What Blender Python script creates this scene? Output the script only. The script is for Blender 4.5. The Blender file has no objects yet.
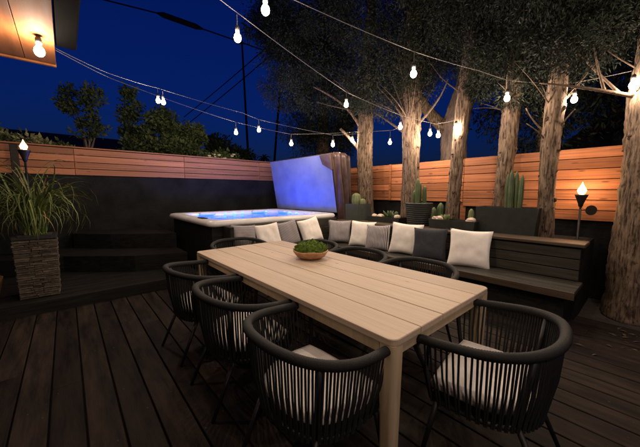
import bpy, math, random
import numpy as np
from mathutils import Vector, Matrix, noise as mnoise
PI = math.pi
random.seed(7)
rng = np.random.default_rng(11)
sc = bpy.context.scene
col = sc.collection

# ------------------------------------------------------------------ camera
cd = bpy.data.cameras.new('camera'); cam = bpy.data.objects.new('camera', cd); col.objects.link(cam)
cd.sensor_width = 36.0; cd.lens = 290.0/640.0*36.0; cd.clip_start = 0.02; cd.clip_end = 600
cam.location = (0, 0, 1.40)
cam.rotation_euler = (math.radians(90-6.2), 0, math.radians(-41.1))
sc.camera = cam

# ------------------------------------------------------------------ sky (late dusk)
w = bpy.data.worlds.new('World'); sc.world = w; w.use_nodes = True
nt = w.node_tree; nt.nodes.clear()
out = nt.nodes.new('ShaderNodeOutputWorld'); bg = nt.nodes.new('ShaderNodeBackground')
sky = nt.nodes.new('ShaderNodeTexSky'); sky.sky_type = 'NISHITA'; sky.sun_disc = False
sky.sun_elevation = math.radians(2.0); sky.sun_rotation = math.radians(200)
sky.air_density = 1.4; sky.dust_density = 0.2; sky.ozone_density = 6.0
tint = nt.nodes.new('ShaderNodeMixRGB'); tint.blend_type = 'MULTIPLY'; tint.inputs[0].default_value = 1
tint.inputs[2].default_value = (0.20, 0.31, 1.0, 1)
nt.links.new(sky.outputs[0], tint.inputs[1]); nt.links.new(tint.outputs[0], bg.inputs[0])
bg.inputs[1].default_value = 0.10
nt.links.new(bg.outputs[0], out.inputs[0])
sd = bpy.data.lights.new('sun', 'SUN'); sd.energy = 0.004; sd.angle = math.radians(20); sd.color = (0.6, 0.7, 1.0)
so = bpy.data.objects.new('sun', sd); col.objects.link(so); so.rotation_euler = (math.radians(70), 0, math.radians(20))
sc.view_settings.view_transform = 'Standard'; sc.view_settings.look = 'None'
sc.view_settings.exposure = 0.0; sc.view_settings.gamma = 1.0
sc.cycles.use_denoising = True
sc.cycles.max_bounces = 6; sc.cycles.transparent_max_bounces = 12
sc.cycles.sample_clamp_indirect = 4.0
BULB_W = 25.0                                                    # watts per bulb

# ------------------------------------------------------------------ materials
def nodes_of(m):
    m.use_nodes = True
    t = m.node_tree
    return t, t.nodes, t.links, t.nodes['Principled BSDF']

def surf(name, c1, c2, scale=(8, 8, 8), rough=0.6, bump=0.2, detail=6, var=0.25, metal=0.0, spec=0.4, contrast=(0.3, 0.7), bscale=None, spots=None, coat=0.0, space='Object'):
    """two-tone noise material; colour varies per object; scale is per axis for grain"""
    m = bpy.data.materials.new(name)
    t, N, L, P = nodes_of(m)
    tc = N.new('ShaderNodeTexCoord'); oi = N.new('ShaderNodeObjectInfo')
    mp = N.new('ShaderNodeMapping'); mp.inputs['Scale'].default_value = scale
    ad = N.new('ShaderNodeVectorMath'); ad.operation = 'MULTIPLY_ADD'
    cb = N.new('ShaderNodeCombineXYZ')
    for i in range(3): L.new(oi.outputs['Random'], cb.inputs[i])
    ad.inputs[1].default_value = (37, 23, 41)
    L.new(cb.outputs[0], ad.inputs[0]); L.new(tc.outputs[space], mp.inputs['Vector']); L.new(mp.outputs[0], ad.inputs[2])
    nz = N.new('ShaderNodeTexNoise'); nz.inputs['Scale'].default_value = 1; nz.inputs['Detail'].default_value = detail; nz.inputs['Roughness'].default_value = 0.62
    L.new(ad.outputs[0], nz.inputs['Vector'])
    mr = N.new('ShaderNodeMapRange'); mr.inputs[1].default_value = contrast[0]; mr.inputs[2].default_value = contrast[1]
    L.new(nz.outputs[0], mr.inputs[0])
    mx = N.new('ShaderNodeMixRGB'); mx.inputs[1].default_value = (*c1, 1); mx.inputs[2].default_value = (*c2, 1)
    L.new(mr.outputs[0], mx.inputs[0])
    hv = N.new('ShaderNodeHueSaturation')
    vr = N.new('ShaderNodeMapRange'); vr.inputs[3].default_value = 1-var; vr.inputs[4].default_value = 1+var
    L.new(oi.outputs['Random'], vr.inputs[0]); L.new(vr.outputs[0], hv.inputs['Value']); L.new(mx.outputs[0], hv.inputs['Color'])
    cout = hv.outputs[0]
    if spots:                                              # knots or blotches: (colour, frequency per axis, radius)
        sc_c, sc_f, sc_r = spots
        mp2 = N.new('ShaderNodeMapping'); mp2.inputs['Scale'].default_value = sc_f
        ad2 = N.new('ShaderNodeVectorMath'); ad2.operation = 'MULTIPLY_ADD'; ad2.inputs[1].default_value = (13, 57, 29)
        L.new(cb.outputs[0], ad2.inputs[0]); L.new(tc.outputs[space], mp2.inputs['Vector']); L.new(mp2.outputs[0], ad2.inputs[2])
        vo = N.new('ShaderNodeTexVoronoi'); vo.inputs['Scale'].default_value = 1
        L.new(ad2.outputs[0], vo.inputs['Vector'])
        ms = N.new('ShaderNodeMapRange'); ms.inputs[1].default_value = sc_r*0.45; ms.inputs[2].default_value = sc_r; ms.inputs[3].default_value = 0.85; ms.inputs[4].default_value = 0
        L.new(vo.outputs['Distance'], ms.inputs[0])
        m2 = N.new('ShaderNodeMixRGB'); m2.inputs[2].default_value = (*sc_c, 1)
        L.new(ms.outputs[0], m2.inputs[0]); L.new(cout, m2.inputs[1]); cout = m2.outputs[0]
    L.new(cout, P.inputs['Base Color'])
    P.inputs['Metallic'].default_value = metal
    P.inputs['Specular IOR Level'].default_value = spec
    P.inputs['Coat Weight'].default_value = coat
    rr = N.new('ShaderNodeMapRange'); rr.inputs[3].default_value = max(0, rough-0.12); rr.inputs[4].default_value = min(1, rough+0.12)
    L.new(nz.outputs[0], rr.inputs[0]); L.new(rr.outputs[0], P.inputs['Roughness'])
    if bump:
        bp = N.new('ShaderNodeBump'); bp.inputs['Strength'].default_value = bump; bp.inputs['Distance'].default_value = 0.01
        if bscale:
            n2 = N.new('ShaderNodeTexNoise'); n2.inputs['Scale'].default_value = bscale; n2.inputs['Detail'].default_value = 4
            L.new(tc.outputs['Object'], n2.inputs['Vector']); L.new(n2.outputs[0], bp.inputs['Height'])
        else: L.new(nz.outputs[0], bp.inputs['Height'])
        L.new(bp.outputs[0], P.inputs['Normal'])
    return m

def glow(name, color, strength):
    m = bpy.data.materials.new(name); m.use_nodes = True
    t = m.node_tree; t.nodes.clear()
    e = t.nodes.new('ShaderNodeEmission'); o = t.nodes.new('ShaderNodeOutputMaterial')
    e.inputs[0].default_value = (*color, 1); e.inputs[1].default_value = strength
    t.links.new(e.outputs[0], o.inputs[0]); return m

def stripes(name, c1, c2, freq, axis):
    m = bpy.data.materials.new(name); t, N, L, P = nodes_of(m)
    tc = N.new('ShaderNodeTexCoord'); sp = N.new('ShaderNodeSeparateXYZ'); L.new(tc.outputs['Object'], sp.inputs[0])
    a = N.new('ShaderNodeMath'); a.operation = 'MULTIPLY'; a.inputs[1].default_value = freq; L.new(sp.outputs[axis], a.inputs[0])
    fr = N.new('ShaderNodeMath'); fr.operation = 'FRACT'; L.new(a.outputs[0], fr.inputs[0])
    g = N.new('ShaderNodeMath'); g.operation = 'GREATER_THAN'; g.inputs[1].default_value = 0.55; L.new(fr.outputs[0], g.inputs[0])
    mx = N.new('ShaderNodeMixRGB'); mx.inputs[1].default_value = (*c1, 1); mx.inputs[2].default_value = (*c2, 1); L.new(g.outputs[0], mx.inputs[0])
    L.new(mx.outputs[0], P.inputs['Base Color']); P.inputs['Roughness'].default_value = 0.9
    nz = N.new('ShaderNodeTexNoise'); nz.inputs['Scale'].default_value = 380; L.new(tc.outputs['Object'], nz.inputs['Vector'])
    bp = N.new('ShaderNodeBump'); bp.inputs['Strength'].default_value = 0.3; bp.inputs['Distance'].default_value = 0.003; L.new(nz.outputs[0], bp.inputs['Height']); L.new(bp.outputs[0], P.inputs['Normal'])
    return m

M = {}
M['deck'] = surf('deck_wood', (0.006, 0.005, 0.0045), (0.042, 0.0285, 0.021), (14, 2.2, 14), 0.72, 0.6, 10, 0.4, spec=0.16, contrast=(0.36, 0.78), spots=((0.075, 0.055, 0.042), (13, 9, 13), 0.075))
M['deck_frame'] = surf('deck_joist', (0.006, 0.005, 0.005), (0.01, 0.009, 0.008), rough=0.9)
M['soil'] = surf('soil', (0.02, 0.016, 0.012), (0.05, 0.04, 0.03), (14, 14, 14), 0.95, 0.9)
M['table'] = surf('table_wood', (0.39, 0.298, 0.212), (0.54, 0.437, 0.333), (34, 1.3, 34), 0.55, 0.2, 10, 0.10, spots=((0.20, 0.12, 0.07), (6, 2.0, 6), 0.06), contrast=(0.25, 0.75), spec=0.35)
M['table_leg'] = surf('table_leg_wood', (0.42, 0.32, 0.19), (0.54, 0.43, 0.28), (30, 30, 1.5), 0.55, 0.1, 7, 0.05)
M['rope'] = surf('black_rope', (0.008, 0.009, 0.009), (0.022, 0.023, 0.023), (260, 260, 260), 0.75, 0.6, 2, 0.1, spec=0.3)
M['rim'] = surf('black_wrapped_rim', (0.003, 0.0034, 0.0034), (0.010, 0.0105, 0.0105), (240, 240, 240), 0.7, 0.4, 3, 0.05, spec=0.35)
M['metal'] = surf('black_metal', (0.009, 0.009, 0.010), (0.015, 0.015, 0.016), (30, 30, 30), 0.45, 0.05, 3, 0.05, spec=0.45)
M['seat'] = surf('cushion_cloth', (0.78, 0.74, 0.69), (0.86, 0.82, 0.78), (16, 16, 16), 0.9, 0.25, 5, 0.03, bscale=420)
M['white_cloth'] = surf('cream_cloth', (0.76, 0.71, 0.65), (0.86, 0.82, 0.76), (14, 14, 14), 0.92, 0.3, 5, 0.04, bscale=380)
M['charcoal_cloth'] = surf('charcoal_cloth', (0.022, 0.025, 0.031), (0.035, 0.039, 0.047), (30, 30, 30), 0.92, 0.3, 5, 0.03, bscale=380)
M['stripe'] = stripes('grey_stripe_cloth', (0.09, 0.085, 0.10), (0.52, 0.48, 0.47), 40, 0)
M['stripe_fine'] = stripes('grey_fine_stripe_cloth', (0.11, 0.105, 0.12), (0.40, 0.37, 0.37), 62, 2)
M['cedar'] = surf('cedar_board', (0.20, 0.068, 0.027), (0.45, 0.180, 0.080), (3.2, 1.1, 46), 0.6, 0.25, 7, 0.28, spots=((0.10, 0.032, 0.013), (1.5, 3.0, 12), 0.16), spec=0.3)
M['cedar_left'] = surf('cedar_board_x', (0.17, 0.068, 0.027), (0.34, 0.148, 0.066), (1.1, 3.2, 46), 0.65, 0.3, 7, 0.30, spots=((0.10, 0.034, 0.015), (2.6, 1.5, 11), 0.13), spec=0.3)
M['black_paint'] = surf('black_painted_wall', (0.003, 0.0033, 0.0033), (0.014, 0.0145, 0.014), (3, 3, 3), 0.8, 0.6, 8, 0.05, bscale=28, spec=0.12)
M['black_wood'] = surf('dark_stained_wood', (0.004, 0.0045, 0.004), (0.019, 0.0185, 0.015), (2, 14, 30), 0.7, 0.3, 9, 0.2, spec=0.18)
M['bench'] = surf('bench_slat', (0.017, 0.0155, 0.011), (0.040, 0.037, 0.027), (30, 2.0, 30), 0.55, 0.25, 7, 0.15, spec=0.4)
M['bench_cap'] = surf('bench_cap_wood', (0.045, 0.031, 0.019), (0.090, 0.060, 0.036), (30, 2.0, 30), 0.5, 0.25, 7, 0.12, spec=0.4)
M['soffit'] = surf('soffit_wood', (0.16, 0.055, 0.016), (0.28, 0.11, 0.036), (14, 1.2, 14), 0.75, 0.2, 7, 0.18, spots=((0.22, 0.08, 0.03), (4, 1.4, 4), 0.10), spec=0.2)
M['bark'] = surf('bark', (0.030, 0.019, 0.013), (0.195, 0.140, 0.098), (44, 44, 6), 0.9, 1.0, 12, 0.08, spots=((0.045, 0.024, 0.018), (24, 24, 12), 0.27), contrast=(0.36, 0.60), spec=0.15)
M['bark_dark'] = surf('old_bark', (0.08, 0.058, 0.046), (0.26, 0.20, 0.165), (20, 20, 4), 0.9, 1.0, 8, 0.08, spec=0.15)
M['knot'] = surf('knot_bark', (0.035, 0.020, 0.015), (0.12, 0.075, 0.055), (40, 40, 40), 0.95, 0.8, 5, 0.3, spec=0.1)
M['twig'] = surf('twig_bark', (0.05, 0.034, 0.024), (0.12, 0.085, 0.06), (30, 30, 30), 0.9, 0.5, 4, 0.1, spec=0.15)
def leafmat(name, c1, c2, var=0.15):
    m = surf(name, c1, c2, (2.6, 2.6, 2.6), 0.7, 0, 4, var, spec=0.25, contrast=(0.40, 0.62))
    m.node_tree.nodes['Principled BSDF'].inputs['Transmission Weight'].default_value = 0
    return m
M['cypress'] = leafmat('cypress_leaf', (0.003, 0.0055, 0.003), (0.015, 0.021, 0.012))
M['leaf'] = leafmat('broad_leaf', (0.035, 0.06, 0.02), (0.10, 0.13, 0.05))
M['leaf_dark'] = leafmat('dark_leaf', (0.02, 0.032, 0.015), (0.05, 0.065, 0.03))
M['variegated'] = leafmat('variegated_leaf', (0.07, 0.10, 0.035), (0.30, 0.31, 0.15))
M['blade'] = surf('grass_blade', (0.04, 0.072, 0.015), (0.14, 0.175, 0.045), (6, 6, 6), 0.55, 0, 3, 0.35, spec=0.4)
M['blade_dry'] = surf('dry_blade', (0.30, 0.20, 0.08), (0.42, 0.30, 0.13), (6, 6, 6), 0.6, 0, 3, 0.25)
M['flower'] = surf('pale_flower', (0.55, 0.50, 0.38), (0.7, 0.66, 0.55), rough=0.8, bump=0)
M['stone'] = surf('ledge_stone', (0.020, 0.017, 0.014), (0.095, 0.075, 0.055), (22, 22, 40), 0.8, 0.7, 6, 0.55)
M['pot_dark'] = surf('dark_pot', (0.009, 0.011, 0.010), (0.017, 0.020, 0.018), (12, 12, 12), 0.6, 0.15, 5, 0.1, spec=0.35)
M['pot_green'] = surf('grey_green_pot', (0.028, 0.034, 0.030), (0.045, 0.052, 0.047), (9, 9, 9), 0.75, 0.2, 5, 0.1)
M['wicker'] = surf('black_wicker', (0.010, 0.011, 0.011), (0.026, 0.028, 0.027), (60, 60, 120), 0.5, 0.8, 3, 0.1)
M['cactus'] = surf('cactus', (0.035, 0.06, 0.022), (0.085, 0.115, 0.05), (14, 14, 8), 0.6, 0.3, 4, 0.15)
M['cactus_pale'] = surf('pale_cactus', (0.09, 0.12, 0.045), (0.17, 0.19, 0.085), (14, 14, 8), 0.6, 0.3, 4, 0.15)
M['rock'] = surf('pale_rock', (0.38, 0.30, 0.23), (0.62, 0.52, 0.42), (9, 9, 9), 0.85, 0.5, 6, 0.2)
M['moss'] = surf('moss', (0.045, 0.085, 0.012), (0.13, 0.19, 0.035), (40, 40, 40), 0.95, 0.8, 6, 0.15, spec=0.1)
M['bowl'] = surf('carved_wood_bowl', (0.30, 0.14, 0.065), (0.55, 0.31, 0.17), (14, 14, 34), 0.5, 0.3, 6, 0.05)
M['acrylic'] = surf('tub_acrylic', (0.60, 0.60, 0.60), (0.68, 0.68, 0.68), (5, 5, 5), 0.25, 0.03, 4, 0.02, spec=0.5)
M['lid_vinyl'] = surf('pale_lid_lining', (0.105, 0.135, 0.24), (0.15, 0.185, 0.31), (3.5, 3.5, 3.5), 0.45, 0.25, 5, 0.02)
M['brown_vinyl'] = surf('brown_vinyl', (0.034, 0.019, 0.017), (0.065, 0.039, 0.034), (9, 9, 9), 0.45, 0.25, 5, 0.05)
M['socket'] = surf('black_socket', (0.012, 0.012, 0.012), (0.02, 0.02, 0.02), rough=0.5)
M['cord'] = surf('grey_wire', (0.06, 0.055, 0.05), (0.11, 0.10, 0.09), (30, 30, 30), 0.5, 0, 2, 0.05)
M['cable'] = surf('black_cable', (0.004, 0.004, 0.005), (0.008, 0.008, 0.01), rough=0.95, spec=0.05, bump=0)
M['gutter'] = surf('black_gutter', (0.0012, 0.0012, 0.0013), (0.002, 0.002, 0.0022), rough=0.95, spec=0.03, bump=0)
M['roof'] = surf('dark_shingle', (0.012, 0.012, 0.013), (0.030, 0.029, 0.029), (3, 3, 12), 0.85, 0.5, 6, 0.05)
M['stucco'] = surf('neighbour_stucco', (0.05, 0.045, 0.04), (0.09, 0.08, 0.07), (4, 4, 4), 0.9, 0.4)
M['terracotta'] = surf('terracotta', (0.28, 0.13, 0.055), (0.42, 0.22, 0.10), (8, 8, 8), 0.8, 0.2)
def glowglass(name, color, strength, clear):
    m = bpy.data.materials.new(name); m.use_nodes = True
    t = m.node_tree; t.nodes.clear()
    e = t.nodes.new('ShaderNodeEmission'); tr = t.nodes.new('ShaderNodeBsdfTransparent'); ad = t.nodes.new('ShaderNodeAddShader'); o = t.nodes.new('ShaderNodeOutputMaterial')
    e.inputs[0].default_value = (*color, 1); e.inputs[1].default_value = strength; tr.inputs[0].default_value = (clear, clear, clear, 1)
    t.links.new(e.outputs[0], ad.inputs[0]); t.links.new(tr.outputs[0], ad.inputs[1]); t.links.new(ad.outputs[0], o.inputs[0]); return m
M['bulb'] = glowglass('bulb_glow', (1.0, 0.80, 0.62), 12.0, 0.97)
M['flame'] = glowglass('flame_glow', (1.0, 0.55, 0.22), 3.6, 0.97)
def inner_light(parent, loc, watts, color, size):
    ld = bpy.data.lights.new('inner_light', 'POINT'); ld.energy = watts; ld.color = color; ld.shadow_soft_size = size
    lo = bpy.data.objects.new('inner_light', ld); bpy.context.scene.collection.objects.link(lo); lo.parent = parent; lo.location = loc
M['led'] = glow('blue_led', (0.08, 0.26, 1.0), 6.0)
m = bpy.data.materials.new('pool_water'); m.use_nodes = True; t = m.node_tree; t.nodes.clear()
o_ = t.nodes.new('ShaderNodeOutputMaterial'); mxs = t.nodes.new('ShaderNodeMixShader'); trn = t.nodes.new('ShaderNodeBsdfTransparent'); gl = t.nodes.new('ShaderNodeBsdfGlossy')
fr = t.nodes.new('ShaderNodeFresnel'); fr.inputs[0].default_value = 1.33; gl.inputs['Roughness'].default_value = 0.04; trn.inputs[0].default_value = (0.50, 0.74, 1, 1)
nz = t.nodes.new('ShaderNodeTexNoise'); nz.inputs['Scale'].default_value = 9; bp = t.nodes.new('ShaderNodeBump'); bp.inputs['Strength'].default_value = 0.5; bp.inputs['Distance'].default_value = 0.03
t.links.new(nz.outputs[0], bp.inputs['Height']); t.links.new(bp.outputs[0], gl.inputs['Normal']); t.links.new(bp.outputs[0], fr.inputs['Normal'])
t.links.new(fr.outputs[0], mxs.inputs[0]); t.links.new(trn.outputs[0], mxs.inputs[1]); t.links.new(gl.outputs[0], mxs.inputs[2]); t.links.new(mxs.outputs[0], o_.inputs[0])
M['water'] = m

# ------------------------------------------------------------------ mesh helpers
class MB:
    def __init__(s): s.v = []; s.f = []
    def add(s, vs, fs):
        b = len(s.v); s.v += [tuple(p) for p in vs]; s.f += [tuple(b+i for i in f) for f in fs]; return s
    def box(s, x0, x1, y0, y1, z0, z1, bev=0.0):
        if bev <= 0:
            vs = [(x, y, z) for z in (z0, z1) for y in (y0, y1) for x in (x0, x1)]
            return s.add(vs, [(0, 2, 3, 1), (4, 5, 7, 6), (0, 1, 5, 4), (2, 6, 7, 3), (0, 4, 6, 2), (1, 3, 7, 5)])
        b = min(bev, (x1-x0)*.45, (y1-y0)*.45, (z1-z0)*.45)
        vs = []; idx = {}
        X = (x0, x1); Y = (y0, y1); Z = (z0, z1); q = (1, -1)
        for i in (0, 1):
            for j in (0, 1):
                for k in (0, 1):
                    for a in range(3):                       # vertex on face normal to axis a
                        p = [X[i]+q[i]*b, Y[j]+q[j]*b, Z[k]+q[k]*b]; p[a] = (X[i], Y[j], Z[k])[a]
                        idx[i, j, k, a] = len(vs); vs.append(tuple(p))
        fs = []
        g = lambda i, j, k, a: idx[i, j, k, a]
        fs += [(g(0,0,0,0), g(0,0,1,0), g(0,1,1,0), g(0,1,0,0)), (g(1,0,0,0), g(1,1,0,0), g(1,1,1,0), g(1,0,1,0))]
        fs += [(g(0,0,0,1), g(1,0,0,1), g(1,0,1,1), g(0,0,1,1)), (g(0,1,0,1), g(0,1,1,1), g(1,1,1,1), g(1,1,0,1))]
        fs += [(g(0,0,0,2), g(0,1,0,2), g(1,1,0,2), g(1,0,0,2)), (g(0,0,1,2), g(1,0,1,2), g(1,1,1,2), g(0,1,1,2))]
        for j in (0, 1):
            for k in (0, 1): fs.append((g(0,j,k,1), g(1,j,k,1), g(1,j,k,2), g(0,j,k,2)))
        for i in (0, 1):
            for k in (0, 1): fs.append((g(i,0,k,0), g(i,1,k,0), g(i,1,k,2), g(i,0,k,2)))
        for i in (0, 1):
            for j in (0, 1): fs.append((g(i,j,0,0), g(i,j,1,0), g(i,j,1,1), g(i,j,0,1)))
        for i in (0, 1):
            for j in (0, 1):
                for k in (0, 1): fs.append((g(i,j,k,0), g(i,j,k,1), g(i,j,k,2)))
        return s.add(vs, fs)
    def tube(s, path, rad, n=8, cap=True, flat=1.0):
        path = [Vector(p) for p in path]; m_ = len(path)
        if not hasattr(rad, '__len__'): rad = [rad]*m_
        t0 = (path[1]-path[0]).normalized()
        up = Vector((0, 0, 1)) if abs(t0.z) < 0.9 else Vector((1, 0, 0))
        nx = t0.cross(up).normalized(); vs = []
        for i, p in enumerate(path):
            tg = (path[min(i+1, m_-1)]-path[max(i-1, 0)]).normalized()
            nx = (nx-tg*nx.dot(tg)).normalized(); ny = tg.cross(nx)
            for k in range(n):
                a = 2*PI*k/n
                vs.append(p+(nx*math.cos(a)+ny*math.sin(a)*flat)*rad[i])
        fs = [(i*n+k, i*n+(k+1) % n, (i+1)*n+(k+1) % n, (i+1)*n+k) for i in range(m_-1) for k in range(n)]
        if cap: fs += [tuple(range(n-1, -1, -1)), tuple((m_-1)*n+k for k in range(n))]
        return s.add(vs, fs)
    def lathe(s, prof, n=20, c=(0, 0, 0), cap=True):
        vs = [(c[0]+r*math.cos(2*PI*k/n), c[1]+r*math.sin(2*PI*k/n), c[2]+z) for r, z in prof for k in range(n)]
        fs = [(i*n+k, i*n+(k+1) % n, (i+1)*n+(k+1) % n, (i+1)*n+k) for i in range(len(prof)-1) for k in range(n)]
        if cap: fs += [tuple(range(n-1, -1, -1)), tuple((len(prof)-1)*n+k for k in range(n))]
        return s.add(vs, fs)
    def prism(s, poly, z0, z1):
        n = len(poly)
        vs = [(x, y, z0) for x, y in poly]+[(x, y, z1) for x, y in poly]
        return s.add(vs, [tuple(range(n-1, -1, -1)), tuple(range(n, 2*n))]+[(k, (k+1) % n, n+(k+1) % n, n+k) for k in range(n)])
    def build(s, name, mat, parent=None, smooth=False, loc=None, rotz=0):
        me = bpy.data.meshes.new(name); me.from_pydata(s.v, [], s.f)
        import bmesh
        bm = bmesh.new(); bm.from_mesh(me); bmesh.ops.recalc_face_normals(bm, faces=bm.faces); bm.to_mesh(me); bm.free()
        return place(name, me, mat, parent, smooth, loc, rotz)

def place(name, me, mat, parent=None, smooth=False, loc=None, rotz=0):
    if mat and not me.materials: me.materials.append(M[mat])
    if smooth: me.polygons.foreach_set('use_smooth', [True]*len(me.polygons))
    o = bpy.data.objects.new(name, me); col.objects.link(o); o.parent = parent
    if loc: o.location = loc
    if rotz: o.rotation_euler = (0, 0, rotz)
    return o

def tag(o, label, cat, group=None):
    o['label'] = label; o['category'] = cat
    if group: o['group'] = group
    return o
def structure(o): o['kind'] = 'structure'; return o
def thing(name, label, cat, loc=(0, 0, 0), rotz=0, group=None):
    o = bpy.data.objects.new(name, None); col.objects.link(o); o.empty_display_size = 0.1
    o.location = loc; o.rotation_euler = (0, 0, rotz)
    return tag(o, label, cat, group)
def dup(root, loc, rotz, label, sub=None):
    r = root.copy(); col.objects.link(r); r.location = loc; r.rotation_euler = (0, 0, rotz); r['label'] = label
    for ch in list(root.children):
        c = ch.copy(); col.objects.link(c); c.parent = r
        for g in ch.children:
            d = g.copy(); col.objects.link(d); d.parent = c
    return r
def rrect(x0, x1, y0, y1, r, n=5):
    pts = []
    for cx, cy, a0 in ((x1-r, y1-r, 0), (x0+r, y1-r, 90), (x0+r, y0+r, 180), (x1-r, y0+r, 270)):
        for k in range(n+1):
            a = math.radians(a0+90*k/n); pts.append((cx+r*math.cos(a), cy+r*math.sin(a)))
    return pts
def lerp(a, b, t): return a+(b-a)*t

# ------------------------------------------------------------------ ground and deck
structure(MB().box(-150, 150, -150, 150, -0.6, -0.16).build('ground', 'soil'))
bed = structure(MB().box(4.235, 5.6, -3.2, 7.6, -0.16, -0.025).build('planting_bed', 'soil'))
deck = structure(MB().box(-3.1, 4.23, -3.2, 7.3, -0.16, -0.045).build('deck', 'deck_frame'))
PW = 0.172; cache = {}
x = -3.1; i = 0
while x < 4.15:
    ys = [-3.2]
    y = -3.2+random.uniform(1.2, 3.6)
    while y < 4.2: ys.append(y); y += random.choice((2.4, 3.0, 3.6))
    ys.append(4.552 if x < 1.5 else 4.2)
    for a, b in zip(ys[:-1], ys[1:]):
        L_ = round(b-a-0.004, 3); key = round(L_, 2)
        if key not in cache:
            me = MB().box(-PW/2+0.0055, PW/2-0.0055, -key/2, key/2, -0.028, 0, 0.003)
            ob = me.build('deck_board', 'deck', deck); cache[key] = ob.data
        else: ob = place('deck_board', cache[key], None, deck)
        ob.location = (x+PW/2, (a+b)/2, random.uniform(-0.0012, 0.0012))
    x += PW; i += 1

# ------------------------------------------------------------------ fences and walls
wl = MB().box(-4.2, 5.3, 7.02, 7.16, -0.16, 1.705).build('garden_wall', 'black_paint')
tag(wl, 'long black painted wall behind the hot tub and steps, carrying cedar boards', 'wall')
fl = thing('board_fence', 'low band of cedar boards on top of the black wall behind the hot tub', 'fence', (0, 7.08, 1.705))
seams = [-4.2, -1.75, 0.16, 2.05, 3.95, 5.14]
hts = [0.118, 0.122, 0.125, 0.118]
for a, b in zip(seams[:-1], seams[1:]):
    z = 0.004
    for h in hts:
        o = MB().box(a+0.003, b-0.003, -0.095, -0.07, z, z+h-0.010, 0.004).build('board', 'cedar_left', fl)
        o.location = (0, random.uniform(-.003, .003), 0); z += h
    MB().box(b-0.045, b+0.045, -0.06, 0.03, 0.001, 0.47, 0.004).build('fence_post', 'cedar_left', fl)
MB().box(-4.2, 5.14, -0.115, 0.02, 0.489, 0.512, 0.004).build('cap_rail', 'cedar_left', fl)

wr = MB().box(5.235, 5.36, -3.2, 7.0, -0.16, 1.93).build('garden_wall', 'black_paint')
tag(wr, 'black painted wall under the cedar fence behind the tree trunks', 'wall')
fr_ = thing('board_fence', 'tall orange cedar board fence behind the tree trunks and torch', 'fence', (5.2, 0, 0))
def panel(y0, y1, rows, extra, tops):
    z = tops
    for r in range(rows):
        o = MB().box(-0.012, 0.014, y0+0.003, y1-0.003, z-0.1367+0.009, z, 0.004).build('board', 'cedar', fr_)
        o.location = (random.uniform(-.004, .004), 0, 0); z -= 0.1367
    if extra: MB().box(-0.012, 0.014, y0+0.003, y1-0.003, z-extra, z, 0.003).build('board', 'cedar', fr_)
panel(-3.2, -1.1, 7, 0, 1.972); panel(-1.1, 0.97, 7, 0, 1.972); panel(0.97, 2.18, 6, 0, 1.970)
panel(2.18, 3.68, 5, 0.055, 1.966); panel(3.68, 5.3, 5, 0.055, 1.966); panel(5.3, 6.98, 5, 0.055, 1.966)
for y in (-1.1, 0.97, 2.18, 5.3): MB().box(0.0165, 0.031, y-0.045, y+0.045, 0.9, 1.95).build('fence_post', 'cedar', fr_)
MB().box(-0.045, -0.018, 3.655, 3.700, 1.225, 1.972, 0.003).build('batten', 'cedar', fr_)

# ------------------------------------------------------------------ hot tub steps, left
st = thing('garden_steps', 'wide black stepped platform leading up to the hot tub from the deck', 'steps', (0, 4.55, 0))
MB().box(-4.2, 1.50, 0.004, 2.46, -0.1, 0.150, 0.008).build('bottom_step', 'black_wood', st)
MB().prism([(-1.6, 1.75), (-0.1, 1.45), (0.75, 0.75), (1.46, 0.5), (1.46, 2.45), (-1.6, 2.45)], 0.151, 0.40).build('middle_step', 'black_wood', st)
MB().prism([(0.05, 2.2), (0.55, 1.7), (1.45, 1.05), (1.45, 2.44), (0.05, 2.44)], 0.401, 0.66).build('top_step', 'black_wood', st)

# ------------------------------------------------------------------ hot tub
TX0, TX1, TY0, TY1, TZ = 1.52, 4.08, 4.16, 6.35, 0.98
tub = thing('hot_tub', 'large hot tub with white rim and glowing blue water behind the bench', 'hot tub', (2.8, 5.25, 0))
def T(o): o.location = (-2.8, -5.25, 0); return o
cabx = MB()
cabx.box(TX0+0.06, TX1-0.06, TY0+0.06, TY1-0.06, -0.04, 0.16, 0.01)
T(cabx.build('base', 'black_wood', tub))
for k in range(9):                                             # side panels
    a = TX0+0.06+k*(TX1-TX0-0.12)/9; b = a+(TX1-TX0-0.12)/9
    T(MB().box(a+.003, b-.003, TY0+0.075, TY0+0.1, 0.165, 0.905, 0.004).build('side_panel', 'black_wood', tub))
for k in range(8):
    a = TY0+0.10+k*(TY1-TY0-0.16)/8; b = a+(TY1-TY0-0.16)/8
    T(MB().box(TX0+0.075, TX0+0.1, a+.003, b-.003, 0.165, 0.905, 0.004).build('side_panel', 'black_wood', tub))
    T(MB().box(TX1-0.1, TX1-0.075, a+.003, b-.003, 0.165, 0.905, 0.004).build('side_panel', 'black_wood', tub))
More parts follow.
